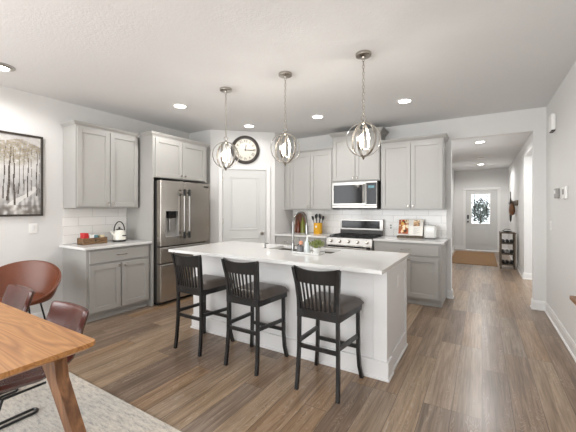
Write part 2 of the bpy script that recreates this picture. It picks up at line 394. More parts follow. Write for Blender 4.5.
# ------------------------------------------------------------------ doors
def panel_ring(m, x0, x1, z0, z1, y, w=0.022, t=0.008):
    """moulding ring + slightly raised field on a face looking to -y"""
    for (a, b, c_, d) in ((x0, x1, z0, z0+w), (x0, x1, z1-w, z1), (x0, x0+w, z0+w, z1-w), (x1-w, x1, z0+w, z1-w)):
        m.box(a, b, y-t, y+0.002, c_, d, 0.003)
    m.box(x0+w+0.02, x1-w-0.02, y-t*0.6, y+0.002, z0+w+0.02, z1-w-0.02, 0.004)
# pantry door: local x along the diagonal wall, -y into the room
pd_ = struct(empty('door_1', (P0.x, P0.y, 0), PANG))
m = MB(); m.box(0.215, 0.965, -0.012, -0.001, 0.012, 2.045, 0.002)
panel_ring(m, 0.335, 0.845, 0.99, 1.93, -0.012); panel_ring(m, 0.335, 0.845, 0.20, 0.86, -0.012)
m.build('door_leaf', 'door', pd_)
m = MB(); m.box(0.135, 0.203, -0.024, -0.001, 0, 2.125, 0.004); m.box(0.977, 1.045, -0.024, -0.001, 0, 2.125, 0.004); m.box(0.203, 0.977, -0.024, -0.001, 2.057, 2.125, 0.004)
m.build('door_frame', 'trim', pd_)
m = MB(); m.lathe([(0, 0), (0.03, 0), (0.03, 0.006), (0.012, 0.01), (0.012, 0.035), (0.026, 0.045), (0.03, 0.058), (0.024, 0.07), (0, 0.073)], (0.895, -0.012, 0.93), 16, Matrix.Rotation(PI/2, 3, 'X'))
m.build('door_knob', 'nickel', pd_, True)
for z in (0.25, 1.1, 1.85):
    MB().box(0.206, 0.214, -0.018, -0.002, z, z+0.09).build('hinge', 'nickel', pd_)
# front door at the end of the hall
fd = struct(empty('door_2', (0, 12.1, 0)))
m = MB(); xa, xb = DX0+0.012, DX1-0.012; ga, gb_, gz0, gz1 = -0.29, 0.21, 0.875, 1.82
m.box(xa, ga, 0.02, 0.065, 0.01, DZ-0.01); m.box(gb_, xb, 0.02, 0.065, 0.01, DZ-0.01); m.box(ga, gb_, 0.02, 0.065, 0.01, gz0); m.box(ga, gb_, 0.02, 0.065, gz1, DZ-0.01)
panel_ring(m, -0.33, 0.245, 0.18, 0.76, 0.02, 0.03, 0.012)
m.build('door_leaf', 'door', fd)
m = MB(); m.box(DX0-0.065, DX0, -0.02, 0.0, 0, DZ+0.065, 0.004); m.box(DX1, DX1+0.065, -0.02, 0, 0, DZ+0.065, 0.004); m.box(DX0, DX1, -0.02, 0, DZ, DZ+0.065, 0.004)
m.box(DX0, DX0+0.012, 0, 0.1, 0, DZ); m.box(DX1-0.012, DX1, 0, 0.1, 0, DZ); m.box(DX0, DX1, 0, 0.1, DZ-0.01, DZ)
m.build('door_frame', 'trim', fd)
m = MB()
for a in ((ga-0.03, gb_+0.03, gz0-0.03, gz0), (ga-0.03, gb_+0.03, gz1, gz1+0.03), (ga-0.03, ga, gz0, gz1), (gb_, gb_+0.03, gz0, gz1)): m.box(a[0], a[1], 0.005, 0.03, a[2], a[3], 0.004)
m.build('glass_frame', 'trim', fd)
MB().box(ga, gb_, 0.04, 0.046, gz0, gz1).build('glass_pane', 'glass', fd)
m = MB(); cx = (ga+gb_)/2; cz = (gz0+gz1)/2
def came(pts): m.tube([(x_, 0.036, z_) for x_, z_ in pts], 0.010, 4)
came([(ga+0.07, gz0), (ga+0.07, gz1)]); came([(gb_-0.07, gz0), (gb_-0.07, gz1)]); came([(ga, gz0+0.08), (gb_, gz0+0.08)]); came([(ga, gz1-0.08), (gb_, gz1-0.08)])
for sgn in (-1, 1):
    came([(cx+sgn*0.16*math.sin(t*PI/10), cz-0.36+0.072*t) for t in range(11)])
    came([(cx+sgn*0.07*math.sin(t*PI/10), cz-0.3+0.06*t) for t in range(11)])
for a in (-0.2, 0.2):
    for k in range(3): came([(cx+(k-1)*0.15-0.03, gz1-0.05), (cx+(k-1)*0.15+0.03, gz1-0.02)])
m.build('leaded_came', 'clockframe', fd)
MB().box(DX0+0.055, DX0+0.105, -0.005, 0.02, 1.02, 1.15, 0.006).build('keypad_lock', 'black', fd)
m = MB(); m.lathe([(0, 0), (0.028, 0), (0.028, 0.01), (0.012, 0.015), (0.012, 0.04), (0.027, 0.05), (0.027, 0.065), (0, 0.07)], (DX0+0.08, 0.02, 0.93), 14, Matrix.Rotation(PI/2, 3, 'X')); m.build('door_knob', 'black', fd, True)
# outside the front door
struct(MB().box(-4, 4, 12.3, 24, -0.16, -0.08).build('ground_outside', 'exterior'))
def leafball(name, label, cat, center, r, n, size, mat, seed, stem=None, squash=1):
    rnd = random.Random(seed); m = MB()
    for _ in range(n):
        d = Vector((rnd.gauss(0, 1), rnd.gauss(0, 1), rnd.gauss(0, 1))).normalized()*r*rnd.uniform(0.35, 1)
        d.z *= squash
        p = Vector(d); t = Vector((rnd.gauss(0, 1), rnd.gauss(0, 1), rnd.gauss(0, 1))).normalized(); u = t.orthogonal().normalized()
        a = size*rnd.uniform(0.6, 1.2)
        vs = [m.b.verts.new(p-t*a), m.b.verts.new(p+u*a*0.35), m.b.verts.new(p+t*a), m.b.verts.new(p-u*a*0.35)]
        m.b.faces.new(vs)
    return m
sh = thing('shrub', 'green shrub outside, seen through the leaded glass of the front door', 'shrub', (-0.05, 13.6, -0.08))
m = leafball('', '', '', None, 0.40, 900, 0.06, 'shrubgreen', 3, squash=1.2); bmesh.ops.translate(m.b, vec=(0, 0, 1.38), verts=m.b.verts); m.build('foliage', 'shrubgreen', sh)
MB().cyl((0, 0, 0), (0, 0, 1.4), 0.025).build('stem', 'dkwood', sh)

# ------------------------------------------------------------------ cabinets
def shaker(m, x0, x1, z0, z1, y=-0.02, t=0.02, rail=0.058, rec=0.012):
    m.box(x0+rail-0.004, x1-rail+0.004, y+rec, y+t, z0+rail-0.004, z1-rail+0.004)
    m.box(x0, x0+rail, y, y+t, z0, z1, 0.0015); m.box(x1-rail, x1, y, y+t, z0, z1, 0.0015)
    m.box(x0+rail, x1-rail, y, y+t, z0, z0+rail, 0.0015); m.box(x0+rail, x1-rail, y, y+t, z1-rail, z1, 0.0015)
def knob(parent, x, z, y=-0.02):
    m = MB(); m.lathe([(0, 0), (0.006, 0), (0.006, 0.012), (0.013, 0.018), (0.015, 0.024), (0.011, 0.029), (0, 0.03)], (x, y, z), 12, Matrix.Rotation(PI/2, 3, 'X'))
    m.build('knob', 'nickel', parent, True)
def bar_handle(parent, x, z, L=0.12, y=-0.02):
    m = MB(); m.tube([(x-L/2, y, z), (x-L/2, y-0.024, z), (x-L/2+0.012, y-0.03, z), (x+L/2-0.012, y-0.03, z), (x+L/2, y-0.024, z), (x+L/2, y, z)], 0.005, 8)
    m.build('handle', 'nickel', parent, True)
def crown(parent, w, d, z, left=True, right=True, s=1.0, name='crown_moulding', out=1.0, dl=None):
    prof = [(0.0, -0.012), (0.006, -0.012), (0.008, 0.0), (0.016, 0.010), (0.03, 0.022), (0.042, 0.040), (0.045, 0.048), (0.052, 0.050), (0.052, 0.062), (0.0, 0.062)]
    prof = [(a*s*out, b*s) for a, b in prof]
    m = MB(); rings = []
    for o_, dz in prof:
        L = o_ if left else 0.0; R = o_ if right else 0.0
        pts = []
        if left: pts.append((-o_, dl or d, z+dz))
        pts += [(-L, -o_, z+dz), (w+R, -o_, z+dz)]
        if right: pts.append((w+o_, d, z+dz))
        rings.append([m.b.verts.new(p) for p in pts])
    k = len(rings[0]); n = len(rings)
    for i in range(n):
        a, b = rings[i], rings[(i+1) % n]
        for j in range(k-1): m.b.faces.new((a[j], a[j+1], b[j+1], b[j]))
    m.b.faces.new([r[0] for r in rings]); m.b.faces.new([r[-1] for r in rings][::-1])
    m.build(name, 'cab', parent)
def upper(name, label, loc, rotz, w, d, z0, z1, crown_s=1.0, left=True, right=True, lip=True, mx=0.012, filler=0):
    t = thing(name, label, 'cabinet', (loc[0], loc[1], z0), rotz); h = z1-z0
    MB().box(0, w, 0, d, 0, h, 0.001).build('body', 'cab', t)
    mid = w/2; g = 0.009
    for k, (a, b) in enumerate(((mx, mid-g/2), (mid+g/2, w-mx))):
        m = MB(); shaker(m, a, b, 0.018, h-0.03); dr = m.build('door', 'cab', t)
        knob(dr, b-0.03 if k == 0 else a+0.03, 0.018+0.045)
    if crown_s: crown(t, w, d-0.003, h, left, right, crown_s)
    return t
def base(name, label, loc, rotz, w, d, drawer=True, doors=2, mx=0.03, toe=0.09, knob_side=None, h=0.882, drawers=1):
    t = thing(name, label, 'cabinet', (loc[0], loc[1], 0), rotz)
    m = MB(); m.box(0, w, 0, d, toe, h, 0.001); m.box(0, 0.018, 0.06, d, 0, toe); m.box(w-0.018, w, 0.06, d, 0, toe); m.build('body', 'cab', t)
    m = MB(); m.box(0.018, w-0.018, 0.065, 0.08, 0, toe); m.box(0.0, w, 0.045, 0.06, 0, 0.022, 0.003); m.box(0.0, w, 0.052, 0.065, 0.022, toe-0.001); m.build('toe_kick', 'cab', t)
    zt = h-0.025
    n = drawers; dw = (w-2*mx-(n-1)*0.02)/n
    for k in range(n):
        a = mx+k*(dw+0.02)
        m = MB(); m.box(a, a+dw, -0.02, 0, zt-0.15, zt, 0.003); dr = m.build('drawer', 'cab', t); bar_handle(dr, a+dw/2, zt-0.07)
    mid = w/2; g = 0.02
    for k, (a, b) in enumerate(((mx, mid-g/2), (mid+g/2, w-mx))):
        m = MB(); shaker(m, a, b, toe+0.025, zt-0.175); dr = m.build('door', 'cab', t)
        knob(dr, b-0.03 if k == 0 else a+0.03, zt-0.175-0.035)
    return t
R90 = PI/2
# left wall run: local x -> world +Y, local -y -> world +X
base('base_cabinet', 'grey base cabinet with one drawer and two doors left of the refrigerator', (-4.0, 1.995), R90, 0.845, 0.555)
upper('wall_cabinet', 'grey two-door wall cabinet above the kettle and wooden crate', (-4.24, 1.995), R90, 0.83, 0.315, 1.38, 2.405, 0.62, True, False)
tag(MB().box(0, 0.888, 0, 0.615, 0, 0.03, 0.003).build('countertop', 'quartz', loc=(-3.95, 1.955, 0.884), rotz=R90), 'white countertop carrying the kettle and wooden crate', 'countertop')
o = tag(MB().box(0, 0.845, 0, 0.008, 0, 0.462).build('backsplash', 'tile', loc=(-4.55, 1.995, 0.916), rotz=R90), 'white subway tile backsplash behind the kettle', 'backsplash')
fs = thing('refrigerator_cabinet', 'tall grey cabinet surround with two doors over the refrigerator', 'cabinet', (-3.95, 2.85, 0), R90)
m = MB(); m.box(0, 0.020, 0, 0.605, 0, 2.405, 0.001); m.box(1.005, 1.03, 0, 0.605, 1.80, 2.405); m.build('side_panel', 'cab', fs)
MB().box(0.020, 1.005, 0.0, 0.605, 1.815, 2.404).build('body', 'cab', fs)
for k, (a, b) in enumerate(((0.04, 0.508), (0.516, 0.99))):
    m = MB(); shaker(m, a, b, 1.825, 2.375); dr = m.build('door', 'cab', fs); knob(dr, b-0.035 if k == 0 else a+0.035, 1.865)
crown(fs, 1.03, 0.602, 2.405, True, True, 0.75, dl=0.225)
# back wall run
upper('wall_cabinet', 'grey two-door wall cabinet above the bottles and yellow crock', (-3.07, 5.14), 0, 0.86, 0.33, 1.35, 2.395, 0.4, False, False, mx=0.014)
upper('wall_cabinet', 'tall-set grey wall cabinet above the microwave', (-2.20, 5.12), 0, 0.81, 0.35, 1.82, 2.59, 1.1)
upper('wall_cabinet', 'grey two-door wall cabinet above the open cookbook', (-1.38, 5.14), 0, 0.905, 0.33, 1.35, 2.40, 0.85, False, True)
MB().box(-3.20, -3.074, 5.14, 5.47, 1.35, 2.40).build('wall_cabinet_filler', 'cab')
tag(bpy.data.objects['wall_cabinet_filler'], 'narrow grey filler strip between pantry wall and bottle-side wall cabinet', 'filler')
bpy.data.objects['wall_cabinet_filler'].name = 'filler_panel'
base('base_cabinet', 'grey base cabinet under the bottles and yellow crock', (-3.19, 4.83), 0, 1.01, 0.63, drawers=2)
base('base_cabinet', 'grey base cabinet under the open cookbook, beside the hallway', (-1.405, 4.83), 0, 0.93, 0.63)
tag(MB().box(-3.197, -2.175, 4.80, 5.465, 0.884, 0.914, 0.003).build('countertop', 'quartz'), 'white back countertop carrying the bottles and yellow crock', 'countertop')
tag(MB().box(-1.41, -0.44, 4.80, 5.465, 0.884, 0.914, 0.003).build('countertop', 'quartz'), 'white back countertop carrying the open cookbook', 'countertop')
tag(MB().box(-3.195, -0.465, 5.46, 5.469, 0.916, 1.348).build('backsplash', 'tile'), 'white subway tile backsplash behind the range', 'backsplash')
def plate(name, label, cat, loc, rotz, w_, h_, kind='switch', slots=1):
    t = thing(name, label, cat, loc, rotz)
    MB().box(-w_/2, w_/2, -0.006, 0, -h_/2, h_/2, 0.003).build('plate', 'white', t)
    if kind == 'switch':
        for k in range(slots):
            x_ = (k-(slots-1)/2)*0.046
            MB().box(x_-0.016, x_+0.016, -0.010, -0.006, -0.033, 0.033, 0.002).build('rocker', 'trim', t)
    else:
        for z_ in (-0.02, 0.02): MB().box(-0.014, 0.014, -0.008, -0.006, z_-0.013, z_+0.013, 0.002).build('socket', 'grout', t)
    return t
plate('wall_outlet', 'white outlet on the tile between range and cookbook', 'outlet', (-1.30, 5.459, 1.07), 0, 0.07, 0.115, 'outlet')
plate('light_switch', 'white light switch on the left wall below the picture', 'light switch', (XL+0.001, 1.68, 1.14), R90, 0.085, 0.115, 'switch', 1)
plate('light_switch', 'white light switch low on the right wall under the thermostat', 'light switch', (XR-0.001, 5.12, 1.16), -R90, 0.115, 0.115, 'switch', 2)

# ------------------------------------------------------------------ refrigerator
f = thing('refrigerator', 'stainless french door refrigerator with water dispenser in grey surround', 'refrigerator', (-3.83, 2.895, 0), R90)
W = 0.935
MB().box(0.012, W-0.012, 0.09, 0.70, 0.03, 1.765, 0.004).build('body', 'dark_side', f)
MB().box(0.03, W-0.03, 0.10, 0.6, 0, 0.03).build('base_grille', 'black', f)
sp_ = 0.415
dl = MB(); dx0, dx1, dz0, dz1 = 0.085, 0.31, 0.965, 1.34
dl.box(0, dx0, 0, 0.085, 0.84, 1.77, 0.006, 2); dl.box(dx1, sp_-0.003, 0, 0.085, 0.84, 1.77, 0.006, 2)
dl.box(dx0-0.008, dx1+0.008, 0.001, 0.085, 0.841, dz0); dl.box(dx0-0.008, dx1+0.008, 0.001, 0.085, dz1, 1.769)
dl = dl.build('door', 'steel', f)
m = MB(); m.box(dx0, dx1, 0.06, 0.066, dz0, dz1); m.box(dx0, dx0+0.006, 0.003, 0.06, dz0, dz1); m.box(dx1-0.006, dx1, 0.003, 0.06, dz0, dz1); m.box(dx0, dx1, 0.003, 0.06, dz0, dz0+0.01); m.box(dx0, dx1, 0.002, 0.06, dz1-0.006, dz1)
m.build('dispenser_recess', 'grout', dl)
MB().box(dx0+0.05, dx1-0.05, -0.001, 0.059, 1.235, dz1-0.005, 0.003).build('dispenser_panel', 'blackglass', dl)
MB().box(dx0+0.08, dx1-0.08, 0.02, 0.05, 1.05, 1.23, 0.005).build('paddle', 'steel_l', dl)
dr_ = MB().box(sp_+0.003, W, 0, 0.085, 0.84, 1.77, 0.006, 2).build('door', 'steel', f)
MB().box(W-0.13, W-0.03, -0.003, 0.0, 1.705, 1.73).build('badge', 'black', dr_)
def fhandle(par, x_, z0, z1):
    m = MB(); m.tube([(x_, -0.055, z0), (x_, -0.055, z1)], 0.011, 10); m.box(x_-0.012, x_+0.012, -0.055, 0.001, z0+0.03, z0+0.07, 0.003); m.box(x_-0.012, x_+0.012, -0.055, 0.001, z1-0.07, z1-0.03, 0.003)
    h_ = m.build('handle', 'steel_l', par, True)
    MB().box(x_-0.014, x_+0.014, -0.068, -0.04, z0, z0+0.10, 0.004).build('handle_cap', 'black', h_); MB().box(x_-0.014, x_+0.014, -0.068, -0.04, z1-0.10, z1, 0.004).build('handle_cap', 'black', h_)
fhandle(dl, sp_-0.045, 0.93, 1.66); fhandle(dr_, sp_+0.05, 0.93, 1.66)
for z0, z1 in ((0.60, 0.825), (0.055, 0.585)):
    d_ = MB().box(0, W, 0, 0.085, z0, z1, 0.006, 2).build('drawer', 'steel', f)
    m = MB(); m.box(0.01, W-0.01, -0.022, 0.0, z1-0.035, z1-0.008, 0.006, 2); m.build('handle', 'steel_l', d_)

# ------------------------------------------------------------------ microwave
mw = thing('microwave', 'stainless over-the-range microwave with black window', 'microwave', (-2.18, 5.04, 1.365))
MB().box(0, 0.765, 0.03, 0.42, 0.0, 0.445, 0.003).build('body', 'dark_side', mw)
m = MB(); m.box(0, 0.58, 0, 0.03, 0.055, 0.445, 0.003); d_ = m.build('door', 'steel_l', mw)
MB().box(0.03, 0.53, -0.004, 0.0, 0.09, 0.395, 0.002).build('window', 'blackglass', d_)
m = MB(); m.tube([(0.55, 0, 0.10), (0.55, -0.04, 0.12), (0.55, -0.045, 0.25), (0.55, -0.04, 0.38), (0.55, 0, 0.40)], 0.012, 8); m.build('handle', 'steel_l', d_, True)
p_ = MB().box(0.583, 0.765, 0, 0.03, 0.055, 0.445, 0.003).build('control_panel', 'steel_l', mw)
MB().box(0.592, 0.758, -0.003, 0, 0.075, 0.42, 0.001).build('keypad', 'blackglass', p_)
m = MB(); m.box(0.605+0.02, 0.725, -0.005, -0.003, 0.335, 0.375); m.build('display', 'teal', p_)
MB().box(0, 0.765, 0.0, 0.03, 0.018, 0.052, 0.003).build('vent_strip', 'steel_l', mw); MB().box(0, 0.765, 0.004, 0.03, 0.0, 0.016).build('bottom_grille', 'black', mw)
# ------------------------------------------------------------------ range
rg = thing('range', 'stainless slide-in gas range with black grates and front knobs', 'range', (-2.165, 4.78, 0))
W = 0.745
MB().box(0, W, 0.03, 0.65, 0.02, 0.895, 0.002).build('body', 'steel', rg)
MB().box(0.002, W-0.002, 0.03, 0.60, 0.896, 0.912, 0.003).build('cooktop', 'black', rg)
m = MB()
for i in range(3):
    x0 = 0.03+i*0.235; x1 = x0+0.215
    for y_ in (0.07, 0.20, 0.33, 0.46, 0.56): m.box(x0, x1, y_-0.005, y_+0.005, 0.93, 0.942)
    for x_ in (x0+0.005, (x0+x1)/2, x1-0.005): m.box(x_-0.005, x_+0.005, 0.065, 0.565, 0.93, 0.942)
    for x_ in (x0+0.005, x1-0.005):
        for y_ in (0.07, 0.56): m.box(x_-0.006, x_+0.006, y_-0.006, y_+0.006, 0.912, 0.93)
m.build('grates', 'iron', rg)
cp = MB().prism([(0.0, 0.80), (0.03, 0.80), (0.03, 0.905), (0.022, 0.905)], 'x', 0, W).build('control_panel', 'steel_l', rg)
for k in range(5):
    m = MB(); m.lathe([(0, 0), (0.026, 0), (0.028, 0.006), (0.022, 0.01), (0.02, 0.034), (0.017, 0.038), (0, 0.038)], (0.075+k*0.148, 0.012, 0.852), 16, Matrix.Rotation(PI/2-0.2, 3, 'X')); m.build('knob', 'steel', cp, True)
od = MB().box(0.002, W-0.002, -0.005, 0.03, 0.22, 0.79, 0.004).build('oven_door', 'steel_l', rg)
MB().box(0.03, W-0.03, -0.009, -0.005, 0.30, 0.782, 0.002).build('oven_window', 'blackglass', od)
m = MB(); m.tube([(0.05, -0.005, 0.755), (0.05, -0.05, 0.755), (W-0.05, -0.05, 0.755), (W-0.05, -0.005, 0.755)], 0.012, 8); m.build('handle', 'steel_l', od, True)
MB().box(0.002, W-0.002, -0.002, 0.03, 0.05, 0.205, 0.004).build('drawer', 'steel_l', rg)
bg = MB().box(0, W+0.01, 0.60, 0.66, 0.90, 1.185, 0.003).build('back_guard', 'steel_l', rg)
MB().box(0.025, W-0.045, 0.595, 0.60, 1.03, 1.16, 0.001).build('display_panel', 'blackglass', bg)
MB().box(0.0, W+0.005, 0.596, 0.60, 0.915, 1.005, 0.001).build('lower_panel', 'dark_side', bg)

# ------------------------------------------------------------------ island
isl = thing('kitchen_island', 'white painted kitchen island body with corner posts', 'island', (-2.84, 2.605, 0))
W = 2.18; D = 0.775
m = MB(); m.box(0.0, W, 0, D, 0.0, 0.66, 0.0)
# upper band is a rim so that the sink bowl hangs free inside
m.box(0, W, 0, 0.20, 0.66, 0.883); m.box(0, W, D-0.02, D, 0.66, 0.883); m.box(0, 0.6, 0.20, D-0.02, 0.66, 0.883); m.box(W-0.55, W, 0.20, D-0.02, 0.66, 0.883)
m.build('body', 'island', isl)
for (a, b, c_, d) in ((-0.012, 0.10, -0.012, 0.10), (W-0.10, W+0.012, -0.012, 0.105)):
    MB().box(a, b, c_, d, 0, 0.883, 0.003).build('corner_post', 'island', isl)
m = MB(); x0 = W-0.001
m.box(x0, x0+0.012, 0.105, 0.17, 0.13, 0.883, 0.001); m.box(x0, x0+0.012, D-0.06, D, 0.0, 0.883, 0.001); m.box(x0, x0+0.012, 0.17, D-0.06, 0.80, 0.883, 0.001)
m.build('end_panel_frame', 'island', isl)
m = MB(); hB = 0.15
def ib(x0, x1, y0, y1, h): m.box(x0, x1, y0, y1, 0, h, 0.004)
ib(-0.026, W+0.026, -0.026, 0.0, hB); ib(W-0.0, W+0.026, 0.0, 0.12, hB); ib(W, W+0.012, 0.12, D, hB); ib(-0.026, 0, 0, D, hB)
m.box(-0.036, W+0.036, -0.036, -0.02, 0, 0.02, 0.003); m.box(W+0.02, W+0.036, -0.02, 0.13, 0, 0.02, 0.003); m.box(W+0.01, W+0.024, 0.13, D, 0, 0.02, 0.003)
m.build('base_moulding', 'island', isl)
MB().box(W+0.0, W+0.004, 0.38, 0.45, 0.66, 0.775, 0.001).build('outlet', 'white', isl)
# countertop with sink cut-out
X0, X1, Y0, Y1 = -3.035, -0.635, 2.395, 3.46
SX0, SX1, SY0, SY1 = -2.10, -1.32, 3.02, 3.35
m = MB()
zt, zb = 0.914, 0.884
ox = [X0, SX0, SX1, X1]; oy = [Y0, SY0, SY1, Y1]
VT = [[m.b.verts.new((a, b, zt)) for b in oy] for a in ox]; VB_ = [[m.b.verts.new((a, b, zb)) for b in oy] for a in ox]
for i in range(3):
    for j in range(3):
        if i == 1 and j == 1: continue
        m.b.faces.new((VT[i][j], VT[i+1][j], VT[i+1][j+1], VT[i][j+1])); m.b.faces.new((VB_[i][j], VB_[i][j+1], VB_[i+1][j+1], VB_[i+1][j]))
def side(a, b): m.b.faces.new((VT[a[0]][a[1]], VT[b[0]][b[1]], VB_[b[0]][b[1]], VB_[a[0]][a[1]]))
for i in range(3): side((i, 0), (i+1, 0)); side((i, 3), (i+1, 3)); side((0, i), (0, i+1)); side((3, i), (3, i+1))
side((1, 1), (2, 1)); side((1, 2), (2, 2)); side((1, 1), (1, 2)); side((2, 1), (2, 2))
tag(m.build('countertop', 'quartz'), 'large white island countertop with a sink cut into it', 'countertop')
m = MB(); t_ = 0.004
m.box(SX0, SX1, SY0, SY1, 0.69, 0.694); m.box(SX0-t_, SX0, SY0, SY1, 0.69, 0.883); m.box(SX1, SX1+t_, SY0, SY1, 0.69, 0.883); m.box(SX0, SX1, SY0-t_, SY0, 0.69, 0.883); m.box(SX0, SX1, SY1, SY1+t_, 0.69, 0.883)
snk = m.build('sink', 'steel', None); tag(snk, 'undermount stainless sink in the island countertop', 'sink')
fa = thing('faucet', 'tall chrome gooseneck faucet on the island beside the sink', 'faucet', (-1.745, 2.985, 0.914))
MB().lathe([(0, 0), (0.028, 0), (0.028, 0.012), (0.018, 0.02), (0.018, 0.09), (0.014, 0.1), (0, 0.1)]).build('base', 'chrome', fa, True)
pts = [(0, 0, 0.08), (0, 0, 0.30)]+[(0.0+0.03*(1-math.cos(t*PI/12)), 0.10-0.10*math.cos(t*PI/12), 0.30+0.115*math.sin(t*PI/12)) for t in range(1, 13)]+[(0.06, 0.20, 0.27)]
m = MB(); m.tube(pts, 0.0105, 12); m.build('neck', 'chrome', fa, True)
MB().cyl((0.06, 0.20, 0.275), (0.062, 0.205, 0.17), 0.016, 0.021).build('spray_head', 'chrome', fa, True)
m = MB(); m.tube([(0.018, 0, 0.06), (0.05, 0, 0.065), (0.09, -0.01, 0.09)], 0.006, 8); m.build('lever', 'chrome', fa, True)
sd = thing('soap_dispenser', 'small chrome soap dispenser at the left end of the sink', 'soap dispenser', (-2.16, 3.05, 0.914))
MB().lathe([(0, 0), (0.018, 0), (0.018, 0.006), (0.01, 0.01), (0.01, 0.045), (0, 0.045)]).build('body', 'chrome', sd, True)
MB().tube([(0, 0, 0.045), (0, 0, 0.055), (0.02, 0.04, 0.052)], 0.005, 6).build('spout', 'chrome', sd, True)

# tray and what stands on it
tr = MB(); tr.box(0, 0.30, 0, 0.14, 0, 0.008, 0.003); tr.box(0, 0.30, 0, 0.006, 0.006, 0.018, 0.002); tr.box(0, 0.30, 0.134, 0.14, 0.006, 0.018, 0.002); tr.box(0, 0.006, 0, 0.14, 0.006, 0.018, 0.002); tr.box(0.294, 0.30, 0, 0.14, 0.006, 0.018, 0.002)
tag(tr.build('tray', 'ceramic', loc=(-1.665, 2.84, 0.915)), 'white tray beside the island sink holding plant and soap', 'tray')
g_ = thing('brush_holder', 'grey speckled cup on the white tray nearest the faucet', 'cup', (-1.62, 2.92, 0.924))
MB().lathe([(0, 0), (0.035, 0), (0.038, 0.06), (0.034, 0.06), (0.032, 0.006), (0, 0.006)]).build('cup', 'greyprint', g_, True)
b_ = thing('dish_brush', 'pink dish brush standing in the grey speckled cup', 'brush', (-1.62, 2.92, 0.931))
MB().cyl((0, 0, 0), (0.008, 0.0, 0.07), 0.005).build('handle', 'board', b_, True); MB().lathe([(0, 0), (0.018, 0), (0.022, 0.02), (0.016, 0.035), (0, 0.038)], (0.008, 0, 0.07)).build('head', 'pinkbrush', b_, True)
s_ = thing('soap_bottle', 'pale clear soap pump bottle on the white tray', 'bottle', (-1.535, 2.915, 0.924))
MB().lathe([(0, 0), (0.028, 0), (0.03, 0.01), (0.03, 0.10), (0.012, 0.125), (0.012, 0.14), (0, 0.14)]).build('body', 'soap', s_, True)
m = MB(); m.cyl((0, 0, 0.14), (0, 0, 0.165), 0.008); m.tube([(0, 0, 0.165), (0, 0, 0.175), (0.035, 0, 0.172)], 0.005, 6); m.build('pump', 'white', s_, True)
pp = thing('potted_plant', 'bushy green plant in a white pot on the tray', 'plant', (-1.425, 2.905, 0.924))
MB().lathe([(0, 0), (0.03, 0), (0.038, 0.055), (0.034, 0.055), (0.03, 0.045), (0, 0.045)]).build('pot', 'ceramic', pp, True)
m = leafball('', '', '', None, 0.085, 230, 0.017, 'green', 5, squash=0.55); bmesh.ops.translate(m.b, vec=(0, 0, 0.095), verts=m.b.verts); m.build('foliage', 'green', pp)

# ------------------------------------------------------------------ things on the back counters
def bottle(label, loc, r, h, mat, neck=0.3):
    t = thing('bottle', label, 'bottle', loc)
    MB().lathe([(0, 0), (r, 0), (r, h*(1-neck)*0.9), (r*0.35, h*(1-neck)+0.03), (r*0.32, h*0.95), (0, h*0.95)], n=16).build('body', mat, t, True)
    MB().cyl((0, 0, h*0.95), (0, 0, h), r*0.36).build('cap', 'black', t, True); return t
def cutboard(label, loc, w_, h_, mat):
    n = 10; pts = [(-w_/2, 0), (w_/2, 0), (w_/2, h_-w_/2)]+[(w_/2*math.cos(k*PI/n), h_-w_/2+w_/2*math.sin(k*PI/n)) for k in range(1, n)]+[(-w_/2, h_-w_/2)]
    m = MB(); m.prism(pts, 'y', 0, 0.02); o = m.build('cutting_board', mat, loc=loc); o.rotation_euler = (-0.12, 0, 0); return tag(o, label, 'cutting board')
cutboard('brown arched cutting board leaning on the tile behind the bottles', (-3.0, 5.39, 0.915), 0.24, 0.40, 'board')
bottle('tall green glass bottle before the arched cutting board', (-2.87, 5.27, 0.915), 0.042, 0.31, 'greenglass')
bottle('dark amber bottle left of the tall green bottle', (-2.97, 5.28, 0.915), 0.036, 0.27, 'amber')
bottle('small brown bottle nearest the pantry wall behind the faucet', (-3.04, 5.30, 0.915), 0.026, 0.22, 'board')
cr = thing('utensil_crock', 'yellow crock holding black utensils left of the range', 'crock', (-2.55, 5.26, 0.915))
MB().lathe([(0, 0), (0.075, 0), (0.08, 0.01), (0.08, 0.195), (0.074, 0.195), (0.072, 0.01), (0, 0.01)]).build('pot', 'yellow', cr, True)
MB().lathe([(0, 0), (0.02, 0.0), (0.02, 0.003), (0, 0.003)], (0, -0.08, 0.13), 12, Matrix.Rotation(PI/2, 3, 'X')).build('emblem', 'ceramic', cr)
rnd = random.Random(4)
ulabs = ['black slotted turner leaning far left in the yellow crock', 'black spoon leaning left in the yellow crock', 'black ladle at the back of the yellow crock', 'black spatula upright in the yellow crock', 'black whisk handle leaning right in the yellow crock', 'black fork leaning far right in the yellow crock']
for k in range(6):
    a = (k-2.5)/2.5; dx = a*0.075; dy = (-0.03, 0.03, -0.025, 0.035, -0.02, 0.02)[k]
    t = thing('kitchen_utensil', ulabs[k], 'utensil', (-2.55+a*0.03, 5.26+dy*0.5, 0.930), group='black utensils in the yellow crock')
    top = (dx*0.8, dy*0.4, 0.31-0.05*abs(a))
    MB().cyl((0, 0, 0), top, 0.006, n=8).build('handle', 'black', t)
    d = Vector(top).normalized(); e = Vector(top)+d*0.045
    m = MB(); m.tube([Vector(top)-d*0.035, Vector(top), e], [0.010, 0.024, 0.018], 8); m.build('head', 'black', t, True)
